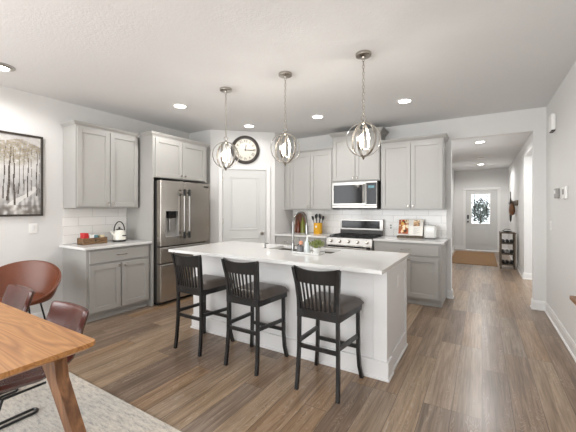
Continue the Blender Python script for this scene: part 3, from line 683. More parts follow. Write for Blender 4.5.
# cookbook on a stand
ck = thing('cookbook_stand', 'dark wooden stand holding the open cookbook', 'book stand', (-0.96, 5.30, 0.915))
m = MB(); m.box(-0.19, 0.19, -0.09, -0.03, 0, 0.015, 0.002); m.box(-0.19, 0.19, -0.095, -0.085, 0.0, 0.03, 0.002); m.prism([(-0.03, 0), (-0.015, 0), (0.075, 0.25), (0.065, 0.25)], 'x', -0.19, 0.19); m.build('rest', 'dkwood', ck)
bk_ = thing('cookbook', 'open cookbook with food photographs on its stand', 'book', (-0.96, 5.262, 0.947), rot=(-0.33, 0, 0))
def page(sgn):
    m = MB()
    def f_(u, v): 
        x_ = sgn*(u*0.185); y_ = -0.012*math.sin(u*PI*0.9)-0.006
        return (x_, y_-0.004, v*0.265)
    m.grid(f_, 8, 1, 0.010); return m
lp = page(-1).build('page_left', 'paper', bk_); rp = page(1).build('page_right', 'paper', bk_)
lp.name = 'page'; rp.name = 'page'
def photo_patch(par, x0, x1, z0, z1, seed, pal):
    rnd = random.Random(seed); nx, nz = 16, 22
    me = bpy.data.meshes.new('photo'); vs = []; fs_ = []; cols = []
    for i in range(nx+1):
        for j in range(nz+1):
            xx = x0+(x1-x0)*i/nx; uu = abs(xx)/0.185
            vs.append((xx, -0.012*math.sin(uu*PI*0.9)-0.0225, z0+(z1-z0)*j/nz))
    blobs = [(rnd.random(), rnd.random(), rnd.uniform(0.08, 0.25), rnd.choice(pal)) for _ in range(26)]
    for i in range(nx):
        for j in range(nz):
            a = i*(nz+1)+j; fs_.append((a, a+nz+1, a+nz+2, a+1)); c_ = pal[0]
            for bx, by, br, bc in blobs:
                if (i/nx-bx)**2+(j/nz-by)**2*1.6 < br*br*0.5: c_ = bc
            cols.append(c_)
    me.from_pydata(vs, [], fs_); at = me.color_attributes.new('art', 'FLOAT_COLOR', 'CORNER')
    for k, p in enumerate(me.polygons):
        for li in p.loop_indices: at.data[li].color = cols[k]
    me.materials.append(M['art']); o = bpy.data.objects.new('photo', me); COL.objects.link(o); o.parent = par
M['art'] = vcol_mat('printed_art', 'art')
photo_patch(lp, -0.175, -0.03, 0.02, 0.25, 2, [sc(170, 92, 60), sc(196, 60, 50), sc(222, 176, 90), sc(90, 56, 40), sc(236, 220, 190), sc(150, 120, 70)])
photo_patch(rp, 0.045, 0.135, 0.15, 0.245, 5, [sc(205, 170, 130), sc(120, 70, 50), sc(232, 216, 190), sc(90, 60, 50)])
for k in range(9):
    m = MB(); m.box(0.05, 0.05+0.05+0.02*((k*7) % 3), -0.022, -0.0205, 0.03+k*0.012, 0.033+k*0.012)
    if k == 0: ml = m
    else:
        me = bpy.data.meshes.new('x'); m.b.to_mesh(me); m.b.free(); ml.b.from_mesh(me); bpy.data.meshes.remove(me)
ml.build('text_lines', 'grout', rp)
cn = thing('toaster', 'white rounded box-shaped toaster at the right end of the counter', 'toaster', (-0.665, 5.26, 0.915))
m = MB(); m.box(-0.085, 0.085, -0.08, 0.08, 0.006, 0.205, 0.035, 4); m.build('body', 'ceramic', cn, True)
MB().box(-0.07, 0.07, -0.065, 0.065, 0, 0.012, 0.002).build('foot', 'black', cn)
m = MB(); m.box(-0.05, 0.05, -0.035, -0.02, 0.2035, 0.2065); m.box(-0.05, 0.05, 0.02, 0.035, 0.2035, 0.2065); m.build('slot', 'black', cn)

# ------------------------------------------------------------------ left counter: crate and kettle
X = -4.35
ct = thing('wooden_crate', 'low rustic wooden crate on the left counter', 'crate', (X, 2.25, 0.915), R90)
m = MB()
m.box(-0.15, 0.15, -0.07, 0.07, 0, 0.008); m.box(-0.15, 0.15, -0.078, -0.070, 0, 0.08, 0.002); m.box(-0.15, 0.15, 0.070, 0.078, 0, 0.08, 0.002); m.box(-0.15, -0.142, -0.07, 0.07, 0, 0.08, 0.002); m.box(0.142, 0.15, -0.07, 0.07, 0, 0.08, 0.002)
m.build('box', 'rustic', ct)
m = MB(); m.lathe([(0, 0), (0.012, 0), (0.012, 0.002), (0, 0.002)], (0.0, -0.078, 0.045), 10, Matrix.Rotation(PI/2, 3, 'X')); m.build('handle_hole', 'black', ct)
for (x_, y_, w_, d_, h_, mt, lb) in ((-0.10, 0.0, 0.055, 0.10, 0.135, 'red', 'red tea box standing in the wooden crate'), (-0.035, -0.03, 0.055, 0.05, 0.105, 'white', 'white tea box beside the red one in the crate'), (0.035, 0.02, 0.06, 0.07, 0.10, 'teal', 'teal tea box in the middle of the crate'), (0.105, 0.0, 0.05, 0.09, 0.095, 'cream', 'cream tea box at the kettle end of the crate')):
    o = MB().box(-w_/2, w_/2, -d_/2, d_/2, 0, h_, 0.002).build('tea_box', mt, loc=(X-y_, 2.25+x_, 0.924), rotz=R90); tag(o, lb, 'box', 'tea boxes in the crate')
kt = thing('kettle', 'cream retro electric kettle with black base and looped handle', 'kettle', (X+0.02, 2.60, 0.915), R90)
MB().lathe([(0, 0), (0.085, 0), (0.087, 0.02), (0.083, 0.024), (0, 0.024)]).build('base', 'black', kt, True)
MB().lathe([(0, 0.024), (0.082, 0.024), (0.084, 0.06), (0.078, 0.11), (0.060, 0.15), (0.052, 0.16), (0, 0.16)]).build('body', 'kettle', kt, True)
MB().lathe([(0.05, 0.16), (0.046, 0.168), (0.02, 0.18), (0.012, 0.182), (0.014, 0.20), (0, 0.203)]).build('lid', 'chrome', kt, True)
m = MB(); m.tube([(0.075*math.cos(a*PI/12), 0, 0.15+0.125*math.sin(a*PI/12)) for a in range(0, 13)], 0.008, 8); m.build('handle', 'blackmetal', kt, True)
m = MB(); m.tube([(-0.07, 0, 0.09), (-0.10, 0, 0.12), (-0.115, 0, 0.15)], [0.02, 0.014, 0.011], 10); m.build('spout', 'kettle', kt, True)
MB().box(-0.005, 0.05, -0.084, -0.076, 0.075, 0.09).build('badge', 'black', kt)

# ------------------------------------------------------------------ bar stools
def make_stool():
    t = thing('bar_stool', '', 'bar stool', (0, 0, 0))
    # local: sitter faces +y; origin under the seat centre
    yb = -0.19; yf = 0.185
    def post(s):
        P_ = [(s*0.168, yb-0.028, 0), (s*0.165, yb-0.012, 0.12), (s*0.160, yb, 0.30), (s*0.158, yb, 0.55), (s*0.160, yb-0.004, 0.68), (s*0.168, yb-0.018, 0.80), (s*0.185, yb-0.045, 0.935)]
        m = MB(); m.tube(P_, 0, flat=(0.026, 0.025)); return m
    for s in (-1, 1): post(s).build('rear_leg', 'stool', t)
    for s in (-1, 1):
        P_ = [(s*0.205, yf+0.016, 0), (s*0.190, yf+0.000, 0.10), (s*0.182, yf-0.004, 0.22), (s*0.180, yf-0.005, 0.57)]
        m = MB(); m.tube(P_, 0, flat=(0.027, 0.027)); m.build('front_leg', 'stool', t)
    m = MB()
    m.prism([(-0.172, yb-0.015), (0.172, yb-0.015), (0.207, yf+0.018), (-0.207, yf+0.018)], 'z', 0.555, 0.61); m.build('seat_frame', 'stool', t)
    # cushion
    m = MB()
    def cu(u, v):
        y_ = -0.175+0.395*v; w_ = 0.178+0.042*v
        e = max(abs(2*u-1), abs(2*v-1)); z_ = 0.61+0.06*(1-e**7)
        if e > 0.999: z_ = 0.605
        return ((2*u-1)*w_*(1 if e < 0.99 else 1.0), y_ if abs(2*u-1) > .99 or v > 0 else y_, z_)
    m.grid(cu, 16, 16); m.build('seat_cushion', 'stoolseat', t, True)
    # stretchers
    m = MB(); m.box(-0.16, 0.16, yb-0.008, yb+0.012, 0.315, 0.345, 0.002); m.build('stretcher', 'stool', t)
    m = MB(); m.box(-0.18, 0.18, yf-0.016, yf+0.006, 0.24, 0.27, 0.002); m.build('stretcher', 'stool', t)
    for s in (-1, 1):
        m = MB(); m.tube([(s*0.160, yb, 0.365), (s*0.181, yf, 0.345)], 0, flat=(0.02, 0.03)); m.build('stretcher', 'stool', t)
    # backrest
    def bow(x_, z_): # y of the back surface, bowed away from the sitter
        f_ = (z_-0.60)/0.35
        return yb-0.004-0.041*max(f_, 0)**1.4-0.045*(1-(x_/0.18)**2)*(0.5+0.5*min(1, f_))
    def rail(z0f, z1f, th, name):
        m = MB(); n = 12
        A = []
        for i in range(n+1):
            u = -1+2*i/n
            wz0, wz1 = z0f(u), z1f(u)
            hw0 = 0.158+0.028*max(0, (wz0-0.68)/0.27); hw1 = 0.158+0.028*max(0, (wz1-0.68)/0.27)
            A.append([m.b.verts.new((u*hw0, bow(u*0.18, wz0), wz0)), m.b.verts.new((u*hw1, bow(u*0.18, wz1), wz1)), m.b.verts.new((u*hw1, bow(u*0.18, wz1)+th, wz1)), m.b.verts.new((u*hw0, bow(u*0.18, wz0)+th, wz0))])
        for a, b in zip(A[:-1], A[1:]):
            for j in range(4): m.b.faces.new((a[j], a[(j+1) % 4], b[(j+1) % 4], b[j]))
        m.b.faces.new(A[0]); m.b.faces.new(A[-1][::-1]); m.build(name, 'stool', t)
    rail(lambda u: 0.825, lambda u: 0.925+0.02*u*u, 0.02, 'crest_rail')
    rail(lambda u: 0.570+0.004*u*u, lambda u: 0.622+0.006*u*u, 0.022, 'lower_rail')
    for k in range(9):
        u = (k-4)/4.7
        m = MB(); zs = [0.618, 0.69, 0.76, 0.83]
        A = []
        for z_ in zs:
            hw = 0.158+0.028*max(0, (z_-0.68)/0.27); x_ = u*hw; y_ = bow(u*0.18, z_)+0.004
            A.append([m.b.verts.new((x_-0.0065, y_, z_)), m.b.verts.new((x_+0.0065, y_, z_)), m.b.verts.new((x_+0.0065, y_+0.011, z_)), m.b.verts.new((x_-0.0065, y_+0.011, z_))])
        for a, b in zip(A[:-1], A[1:]):
            for j in range(4): m.b.faces.new((a[j], a[(j+1) % 4], b[(j+1) % 4], b[j]))
        m.build('slat', 'stool', t)
    return t
st = make_stool()
for k, (x_, lb) in enumerate(((-1.042, 'black slat-back bar stool nearest the open end of the island, by the hallway'), (-1.757, 'black slat-back bar stool in the middle of the three at the island'), (-2.415, 'black slat-back bar stool at the refrigerator end of the island'))):
    o = st if k == 0 else copy_tree(st)
    o.location = (x_, 2.338, 0); o['label'] = lb; o['group'] = 'bar stools at the island'

# ------------------------------------------------------------------ pendants
def make_pendant():
    t = thing('pendant_light', '', 'pendant light', (0, 0, H))
    MB().lathe([(0, 0), (0.068, 0), (0.07, -0.006), (0.066, -0.024), (0.058, -0.027), (0.012, -0.03), (0.008, -0.045), (0, -0.045)], n=28).build('canopy', 'nickel', t, True)
    zc = -0.757; R_ = 0.152
    m = MB(); z_ = -0.04; i = 0
    while z_ > zc+R_+0.055:
        pts = []
        for a in range(10):
            ax = 0.0085*math.cos(a*PI/5); az = 0.018*math.sin(a*PI/5)
            pts.append((ax, 0, z_-0.016+az) if i % 2 == 0 else (0, ax, z_-0.016+az))
        m.tube(pts, 0.0030, 5, closed=True); z_ -= 0.030; i += 1
    m.build('chain', 'nickel', t, True)
    m = MB(); m.tube([(0.022*math.cos(a*PI/8), 0, zc+R_+0.038+0.022*math.sin(a*PI/8)) for a in range(16)], 0.003, 6, closed=True)
    m.lathe([(0, R_+0.02), (0.01, R_+0.016), (0.014, R_), (0.022, R_-0.012), (0.006, R_-0.02), (0.006, 0.07), (0, 0.07)], (0, 0, zc), 14); m.build('stem', 'nickel', t, True)
    m = MB(); m.lathe([(0, -R_-0.028), (0.008, -R_-0.02), (0.012, -R_-0.008), (0.02, -R_+0.004), (0.008, -R_+0.01), (0, -R_+0.01)], (0, 0, zc), 14); m.build('finial', 'nickel', t, True)
    for ang in (0.52, 0.52+1.05, 0.52-1.05):
        m = MB(); n = 48; A = []; ca, sa = math.cos(ang), math.sin(ang)
        for k in range(n):
            a = 2*PI*k/n; ring = []
            for rr, off in ((R_, -0.011), (R_, 0.011), (R_-0.0065, 0.011), (R_-0.0065, -0.011)):
                x_, z2, y_ = rr*math.cos(a), rr*math.sin(a), off
                ring.append(m.b.verts.new((x_*ca-y_*sa, x_*sa+y_*ca, zc+z2)))
            A.append(ring)
        for k in range(n):
            a, b = A[k], A[(k+1) % n]
            for j in range(4): m.b.faces.new((a[j], a[(j+1) % 4], b[(j+1) % 4], b[j]))
        m.build('ring', 'ringmetal', t, True)
    m = MB()
    m.cyl((0, 0, zc+0.08), (0, 0, zc-0.09), 0.006)
    for k in range(3):
        a = k*2*PI/3+0.5; m.tube([(0, 0, zc-0.085), (0.03*math.cos(a), 0.03*math.sin(a), zc-0.09), (0.045*math.cos(a), 0.045*math.sin(a), zc-0.075)], 0.004, 6)
    m.build('candelabra', 'nickel', t, True)
    for k in range(3):
        a = k*2*PI/3+0.5; x_, y_ = 0.045*math.cos(a), 0.045*math.sin(a)
        MB().cyl((x_, y_, zc-0.075), (x_, y_, zc-0.01), 0.008, n=12).build('candle_sleeve', 'candle', t, True)
        MB().lathe([(0, 0), (0.007, 0), (0.013, 0.018), (0.011, 0.034), (0.004, 0.050), (0, 0.052)], (x_, y_, zc-0.01), 12).build('bulb', 'bulb', t, True)
    return t
pn = make_pendant()
for k, (x_, lb) in enumerate(((-0.893, 'nickel orb pendant over the range end of the island, largest of the three'), (-1.702, 'nickel orb pendant in the middle of the three over the island'), (-2.500, 'nickel orb pendant hanging in front of the wall clock'))):
    o = pn if k == 0 else copy_tree(pn)
    o.location = (x_, 2.755, H); o['label'] = lb; o['group'] = 'orb pendants over the island'; o.rotation_euler = (0, 0, (0.0, 0.24, 0.42)[k])
    l = bpy.data.lights.new('pendant_glow', 'POINT'); l.energy = 6; l.color = (1, 0.93, 0.84); l.shadow_soft_size = 0.05
    lo = bpy.data.objects.new('pendant_glow', l); COL.objects.link(lo); lo.location = (x_, 2.755, H-0.79)

# ------------------------------------------------------------------ recessed lights
def recessed(x_, y_, z_, lb, power=23, gimbal=False, r=0.075):
    t = thing('recessed_light', lb, 'ceiling light', (x_, y_, z_), group='recessed ceiling lights')
    MB().lathe([(r, 0), (r+0.022, 0), (r+0.02, -0.006), (r, -0.008), (r-0.002, 0.0)], n=28).build('trim_ring', 'trim' if not gimbal else 'steel_l', t, True)
    if gimbal:
        MB().lathe([(r-0.02, -0.002), (r, -0.002), (r, -0.012), (r-0.02, -0.02)], n=28).build('baffle', 'nickel', t, True)
        MB().lathe([(0, -0.012), (r-0.022, -0.010), (r-0.022, -0.004), (0, -0.004)], n=24).build('lens', 'lens', t, True)
    else:
        MB().lathe([(0, -0.004), (r-0.002, -0.004), (r-0.002, -0.001), (0, -0.001)], n=24).build('lens', 'lens', t, True)
    l = bpy.data.lights.new('downlight', 'SPOT'); l.energy = power; l.spot_size = math.radians(172); l.spot_blend = 0.5; l.shadow_soft_size = 0.07; l.color = (1, 0.985, 0.97)
    lo = bpy.data.objects.new('downlight', l); COL.objects.link(lo); lo.location = (x_, y_, z_-0.03)
recessed(-3.44, 2.90, H, 'lit recessed ceiling light above the refrigerator cabinet')
recessed(-3.30, 4.20, H, 'lit recessed ceiling light by the pantry door and clock', 7)
recessed(-2.09, 4.30, H, 'lit recessed ceiling light between middle pendant and range')
recessed(-0.84, 4.24, H, 'lit recessed ceiling light nearest the hallway opening', 14)
recessed(-3.95, 1.19, H, 'recessed ceiling light with metal ring above the dining table', gimbal=True, r=0.095)
recessed(-0.03, 7.0, HH, 'lit recessed ceiling light nearer in the hallway', 48)
recessed(-0.03, 10.6, HH, 'lit recessed ceiling light before the front door', 48)
t = tag(MB().lathe([(0, 0), (0.07, 0), (0.068, -0.02), (0.05, -0.032), (0, -0.034)], n=24).build('smoke_detector', 'white', loc=(-0.03, 9.1, HH), smooth=True), 'round white smoke detector on the hallway ceiling', 'smoke detector')
l = bpy.data.lights.new('hall_side', 'POINT')

# ------------------------------------------------------------------ clock over the pantry door
ck = thing('wall_clock', 'round dark-framed wall clock with Roman numerals above the pantry door', 'clock', (P0.x+DD.x*0.603, P0.y+DD.y*0.603, 2.408), PANG)
ck.location.x += 0.002*math.sin(PANG); ck.location.y -= 0.002*math.cos(PANG)
RX = Matrix.Rotation(PI/2, 3, 'X'); R_ = 0.252
MB().lathe([(0, 0), (R_, 0), (R_, 0.02), (R_-0.012, 0.036), (R_-0.03, 0.040), (R_-0.036, 0.030), (R_-0.05, 0.030), (R_-0.056, 0.016), (R_-0.058, 0.010), (0, 0.010)], n=56, mat=RX).build('frame', 'clockframe', ck, True)
MB().lathe([(0, 0.011), (R_-0.058, 0.011), (R_-0.058, 0.014), (0, 0.014)], n=48, mat=RX).build('dial', 'clockface', ck, True)
m = MB()
for k, s_ in enumerate(['XII', 'I', 'II', 'III', 'IIII', 'V', 'VI', 'VII', 'VIII', 'IX', 'X', 'XI']):
    a = -k*PI/6
    mt = Matrix.Rotation(PI/2, 4, 'X'); mt = Matrix.Translation((0, -0.0155, 0)) @ Matrix.Rotation(-a, 4, 'Y') @ Matrix.Translation((0, 0, 0.152)) @ mt @ Matrix.Scale(0.82, 4, (1, 0, 0))
    text_mesh(m, s_, 0.072, mt, 0.0008)
m.build('numerals', 'clockframe', ck)
def hand(ang, L, w_, yy, nm):
    d = Vector((math.sin(ang), 0, math.cos(ang))); n_ = Vector((math.cos(ang), 0, -math.sin(ang))); m = MB()
    q = [d*-0.025-n_*w_*.5, d*-0.025+n_*w_*.5, d*L*0.7+n_*w_, d*L, d*L*0.7-n_*w_]
    A = [m.b.verts.new((p.x, yy, p.z)) for p in q]; B = [m.b.verts.new((p.x, yy-0.0015, p.z)) for p in q]
    m.b.faces.new(A); m.b.faces.new(B[::-1])
    for i in range(5): m.b.faces.new((A[i], B[i], B[(i+1) % 5], A[(i+1) % 5]))
    m.build(nm, 'clockframe', ck)
hand(math.radians(8), 0.105, 0.008, -0.019, 'hour_hand'); hand(math.radians(92), 0.155, 0.006, -0.022, 'minute_hand')
MB().lathe([(0, 0.014), (0.012, 0.014), (0.012, 0.026), (0, 0.027)], n=14, mat=RX).build('hub', 'clockframe', ck, True)

# ------------------------------------------------------------------ picture
pf = thing('framed_picture', 'dark-framed picture of bare-trunked trees on the left wall', 'picture', (XL+0.002, 1.16, 1.285), R90)
FW, FH = 0.61, 0.95  # half layout: from -FW to +FW
m = MB(); t_ = 0.022
m.box(-FW, FW, -0.035, 0, 0, t_, 0.002); m.box(-FW, FW, -0.035, 0, FH-t_, FH, 0.002); m.box(-FW, -FW+t_, -0.035, 0, t_, FH-t_, 0.002); m.box(FW-t_, FW, -0.035, 0, t_, FH-t_, 0.002)
m.build('frame', 'picframe', pf)
rnd = random.Random(11); nx, nz = 190, 150; from mathutils import noise as NZ
cols = [[None]*nz for _ in range(nx)]
trunks = [(-.50, .012, .2, .02), (-.40, .008, .24, -.02), (-.31, .014, .16, .01), (-.2, .007, .25, .02), (-.1, .012, .18, -.03), (.02, .008, .26, .02), (.12, .01, .2, -.02), (.235, .006, .2, .03), (.275, .013, .17, .04), (.335, .010, .12, -.01), (.375, .006, .26, .02), (.42, .005, .30, 0), (.455, .007, .22, .02), (.50, .004, .30, -.01), (.545, .006, .24, .01), (.575, .004, .28, 0)]
def mixc(a, b, t): return tuple(a[i]*(1-t)+b[i]*t for i in range(3))
for i in range(nx):
    for j in range(nz):
        x_ = -FW+t_+(2*FW-2*t_)*(i+.5)/nx; v = (j+.5)/nz
        n1 = NZ.noise(Vector((x_*4, v*4, 1))); n2 = NZ.noise(Vector((x_*22, v*20, 4))); n3 = NZ.noise(Vector((x_*60, v*55, 9))); n4 = NZ.noise(Vector((x_*34, v*5, 13)))
        c_ = mixc((208, 206, 203), (180, 178, 177), 0.5+0.7*n1+0.35*n2)
        if v < 0.45: c_ = mixc(c_, (116, 112, 110), max(0, min(0.8, (0.45-v)*1.0+n4*1.2+n2*0.4)))
        path = abs(x_-0.42+0.1*math.sin(v*14))
        if v < 0.36 and path < 0.02+0.12*(0.36-v): c_ = mixc(c_, (222, 220, 217), 0.8)
        if v < 0.12: c_ = mixc(c_, (112, 106, 98), max(0, min(0.8, 0.4+n2*0.8)))
        thin = sum(1 for tx, tw, tb, tl in trunks if tb < v < 0.84 and abs(x_-tx-tl*(v-tb)-0.003*math.sin(v*17+tx*50)) < tw*(1.05-v*0.7))
        if thin: c_ = mixc((66, 58, 52), (130, 124, 118), 0.3+0.6*n3)
        can = 0.63+0.06*n1+0.10*max(0, (x_-0.4))*4
        if v > can:
            k = (0.62+0.9*n3+0.5*n2)*min(1, (v-can)*9)*(1 if v < 0.92+0.06*n1-0.3*max(0, x_-0.42) else 0.15)
            c_ = mixc(c_, (146, 134, 112) if n3 > -0.1 else (104, 96, 84), max(0, min(0.92, k)))
        cols[i][j] = c_
me = bpy.data.meshes.new('canvas'); vs = []; fs_ = []
for i in range(nx+1):
    for j in range(nz+1): vs.append((-FW+t_*0.9+(2*FW-1.8*t_)*i/nx, -0.018, t_*0.9+(FH-1.8*t_)*j/nz))
for i in range(nx):
    for j in range(nz): a = i*(nz+1)+j; fs_.append((a, a+nz+1, a+nz+2, a+1))
me.from_pydata(vs, [], fs_); at = me.color_attributes.new('art', 'FLOAT_COLOR', 'CORNER')
buf = []
for i in range(nx):
    for j in range(nz):
        c_ = sc(*cols[i][j]); buf += list(c_)*4
at.data.foreach_set('color', buf); me.materials.append(M['art']); o = bpy.data.objects.new('canvas', me); COL.objects.link(o); o.parent = pf
MB().box(-FW+0.01, FW-0.01, -0.014, -0.001, 0.01, FH-0.01).build('backing', 'picframe', pf)

# ------------------------------------------------------------------ right wall: chime, thermostat
dc = thing('door_chime', 'white door chime box high on the right wall', 'door chime', (XR-0.001, 4.90, 2.30), -R90)
MB().box(-0.09, 0.09, -0.045, 0, 0, 0.19, 0.012, 3).build('cover', 'white', dc, True)
MB().box(-0.075, 0.075, -0.040, -0.004, -0.012, 0.0, 0.002).build('speaker_slot', 'black', dc)
tt = thing('thermostat', 'white thermostat on the right wall, nearer of the two units', 'thermostat', (XR-0.001, 4.30, 1.475), -R90)
MB().box(-0.09, 0.09, -0.022, 0, 0, 0.125, 0.006, 2).build('case', 'white', tt)
MB().box(-0.055, 0.03, -0.024, -0.021, 0.045, 0.10).build('screen', 'grout', tt)
al = thing('alarm_panel', 'small grey sensor box beside the white thermostat', 'wall sensor', (XR-0.001, 4.66, 1.49), -R90)
MB().box(-0.05, 0.05, -0.035, 0, 0, 0.11, 0.008, 2).build('case', 'grout', al); MB().box(-0.03, 0.03, -0.037, -0.034, 0.05, 0.09).build('screen', 'white', al)

# console against the right wall (its corner enters the frame)
cs = thing('console_table', 'brown wooden console table corner against the right wall', 'console table', (0.56, 1.9, 0))
MB().box(-0.02, 0.165, 0, 1.13, 0.72, 0.75, 0.004).build('top', 'tableleg', cs)
for (x_, y_) in ((0.03, 0.06), (0.13, 0.06), (0.03, 0.95), (0.13, 0.95)):
    MB().box(x_-0.015, x_+0.015, y_-0.015, y_+0.015, 0, 0.72).build('leg', 'tableleg', cs)

# ------------------------------------------------------------------ hallway furniture
sh = thing('shelf_stand', 'narrow wooden three-tier shelf stand against the hallway wall', 'shelf stand', (0.355, 8.75, 0))
W, D = 0.29, 0.42
for (x_, y_) in ((0, 0), (W-0.03, 0), (0, D-0.03), (W-0.03, D-0.03)): MB().box(x_, x_+0.03, y_, y_+0.03, 0, 0.80).build('post', 'dkwood', sh)
MB().box(-0.01, W+0.01, -0.01, D+0.01, 0.80, 0.82, 0.003).build('top', 'dkwood', sh)
for z_ in (0.08, 0.32, 0.56): MB().box(0.002, W-0.002, 0.002, D-0.002, z_, z_+0.015).build('shelf', 'dkwood', sh)
m = MB()
for z_ in (0.14, 0.20, 0.38, 0.44, 0.62, 0.68): m.box(0.004, 0.012, 0.03, D-0.03, z_, z_+0.03); m.box(W-0.012, W-0.004, 0.03, D-0.03, z_, z_+0.03)
m.build('side_rails', 'dkwood', sh)
for k, z_ in enumerate((0.096, 0.336, 0.576)):
    for j in range(3):
        lb = '%s %s on the %s shelf of the hallway stand' % (('left', 'middle', 'right')[j], ('black wine bottle lying', 'dark wine bottle lying', 'dark round bottle lying')[k], ('bottom', 'middle', 'top')[k])
        t = thing('wine_bottle', lb, 'bottle', (0.355+0.065+j*0.082, 8.80, z_+0.037), group='bottles on the hallway stand')
        m = MB(); m.lathe([(0, 0.0), (0.012, 0), (0.012, 0.07), (0.036, 0.12), (0.036, 0.30), (0, 0.30)], n=12, mat=Matrix.Rotation(-PI/2, 3, 'X')); m.build('body', 'black' if k != 1 or j != 1 else 'grout', t, True)
hk = thing('decorative_bowl', 'small dark metal dish on top of the hallway stand', 'dish', (0.50, 8.92, 0.821))
MB().lathe([(0, 0), (0.05, 0), (0.10, 0.03), (0.096, 0.032), (0.045, 0.006), (0, 0.006)]).build('bowl', 'blackmetal', hk, True)
MB().tube([(-0.1, 0, 0.03), (-0.03, 0, 0.075), (0.06, 0, 0.06)], 0.007, 6).build('arm', 'blackmetal', hk, True)
# wall rack
rk = thing('wall_rack', 'long dark wooden coat rack on the hallway wall', 'coat rack', (0.698, 9.7, 1.50), -R90)
MB().box(-0.95, 0.85, -0.02, 0, -0.06, 0.06, 0.003).build('board', 'dkwood', rk)
for x_ in (-0.8, -0.4, 0.0, 0.35, 0.7):
    MB().tube([(x_, -0.02, 0), (x_, -0.07, -0.01), (x_, -0.075, 0.03)], 0.008, 6).build('hook', 'blackmetal', rk, True)
bgm = thing('shoulder_bag', 'brown leather bag hanging from the hallway coat rack', 'bag', (0.615, 9.35, 1.50))
m = MB(); m.lathe([(0, -0.30), (0.09, -0.28), (0.13, -0.20), (0.12, -0.10), (0.06, -0.02), (0, -0.01)], n=16); bmesh.ops.scale(m.b, vec=(0.5, 1, 1), verts=m.b.verts); m.build('body', 'brownbag', bgm, True)
m = MB(); m.tube([(0, -0.05, -0.05), (0, -0.02, 0.07), (0, 0.02, 0.07), (0, 0.05, -0.05)], 0.006, 6); m.build('strap', 'brownbag', bgm)
um = thing('umbrella', 'slim black umbrella hanging on the hallway coat rack', 'umbrella', (0.612, 9.72, 1.03))
MB().tube([(0, 0, 0), (0, 0, 0.05), (0, 0, 0.35), (0, 0, 0.60)], [0.006, 0.02, 0.035, 0.012], 10).build('canopy', 'black', um, True)
MB().tube([(0, 0, 0.6), (0, 0, 0.70), (0, 0.03, 0.75), (0, 0.06, 0.72)], 0.010, 8).build('handle', 'black', um, True)
tag(MB().box(-0.72, 0.32, 9.0, 11.6, 0.0, 0.012, 0.003).build('entry_rug', 'jute'), 'brown woven entry rug before the front door', 'rug')

# ------------------------------------------------------------------ dining area
tag(MB().box(-3.80, -1.2, -1.6, 1.34, 0, 0.012, 0.004).build('area_rug', 'rug'), 'distressed cream and grey rug under the dining table', 'rug')
tb = thing('dining_table', 'wooden dining table with splayed corner legs', 'table', (-2.60, 0.32, 0.012))
TX, TY = 1.06, 0.50
m = MB(); m.prism([(-TX+0.02, -TY), (TX-0.02, -TY), (TX, -TY+0.02), (TX, TY-0.02), (TX-0.02, TY), (-TX+0.02, TY), (-TX, TY-0.02), (-TX, -TY+0.02)], 'z', 0.728, 0.748)
pts = [(-TX+0.02, -TY), (TX-0.02, -TY), (TX, -TY+0.02), (TX, TY-0.02), (TX-0.02, TY), (-TX+0.02, TY), (-TX, TY-0.02), (-TX, -TY+0.02)]
ins = [(x_*0.975, y_*0.95) for x_, y_ in pts]
A = [m.b.verts.new((x_, y_, 0.7285)) for x_, y_ in pts]; B = [m.b.verts.new((x_, y_, 0.712)) for x_, y_ in ins]
for i in range(8): m.b.faces.new((A[i], A[(i+1) % 8], B[(i+1) % 8], B[i]))
m.b.faces.new(B)
m.build('tabletop', 'table', tb)
for sx in (1, -1):
    for sy in (1, -1):
        m = MB()
        # leg centreline from the apron, sweeping out to the foot
        P_ = [(sx*(TX-0.215), sy*(TY-0.105), 0.712), (sx*(TX-0.195), sy*(TY-0.10), 0.655), (sx*(TX-0.170), sy*(TY-0.095), 0.58), (sx*(TX-0.05), sy*(TY-0.068), 0.33), (sx*(TX+0.075), sy*(TY-0.045), 0.0)]
        lo_ = [0.13, 0.085, 0.055, 0.042, 0.028]; hi_ = [0.10, 0.072, 0.055, 0.042, 0.028]; A = []
        for (px_, py_, pz_), l_, h_ in zip(P_, lo_, hi_):
            th = 0.026
            A.append([m.b.verts.new((px_-sx*l_, py_-th, pz_)), m.b.verts.new((px_+sx*h_, py_-th, pz_)), m.b.verts.new((px_+sx*h_, py_+th, pz_)), m.b.verts.new((px_-sx*l_, py_+th, pz_))])
        for a, b in zip(A[:-1], A[1:]):
            for j in range(4): m.b.faces.new((a[j], a[(j+1) % 4], b[(j+1) % 4], b[j]))
        m.b.faces.new(A[0]); m.b.faces.new(A[-1])
        m.build('leg', 'tableleg', tb)
m = MB(); m.box(-TX+0.22, TX-0.22, TY-0.19, TY-0.165, 0.66, 0.712); m.box(-TX+0.22, TX-0.22, -TY+0.165, -TY+0.19, 0.66, 0.712); m.box(TX-0.245, TX-0.22, -TY+0.19, TY-0.19, 0.66, 0.712); m.box(-TX+0.22, -TX+0.245, -TY+0.19, TY-0.19, 0.66, 0.712)
m.build('apron', 'tableleg', tb)

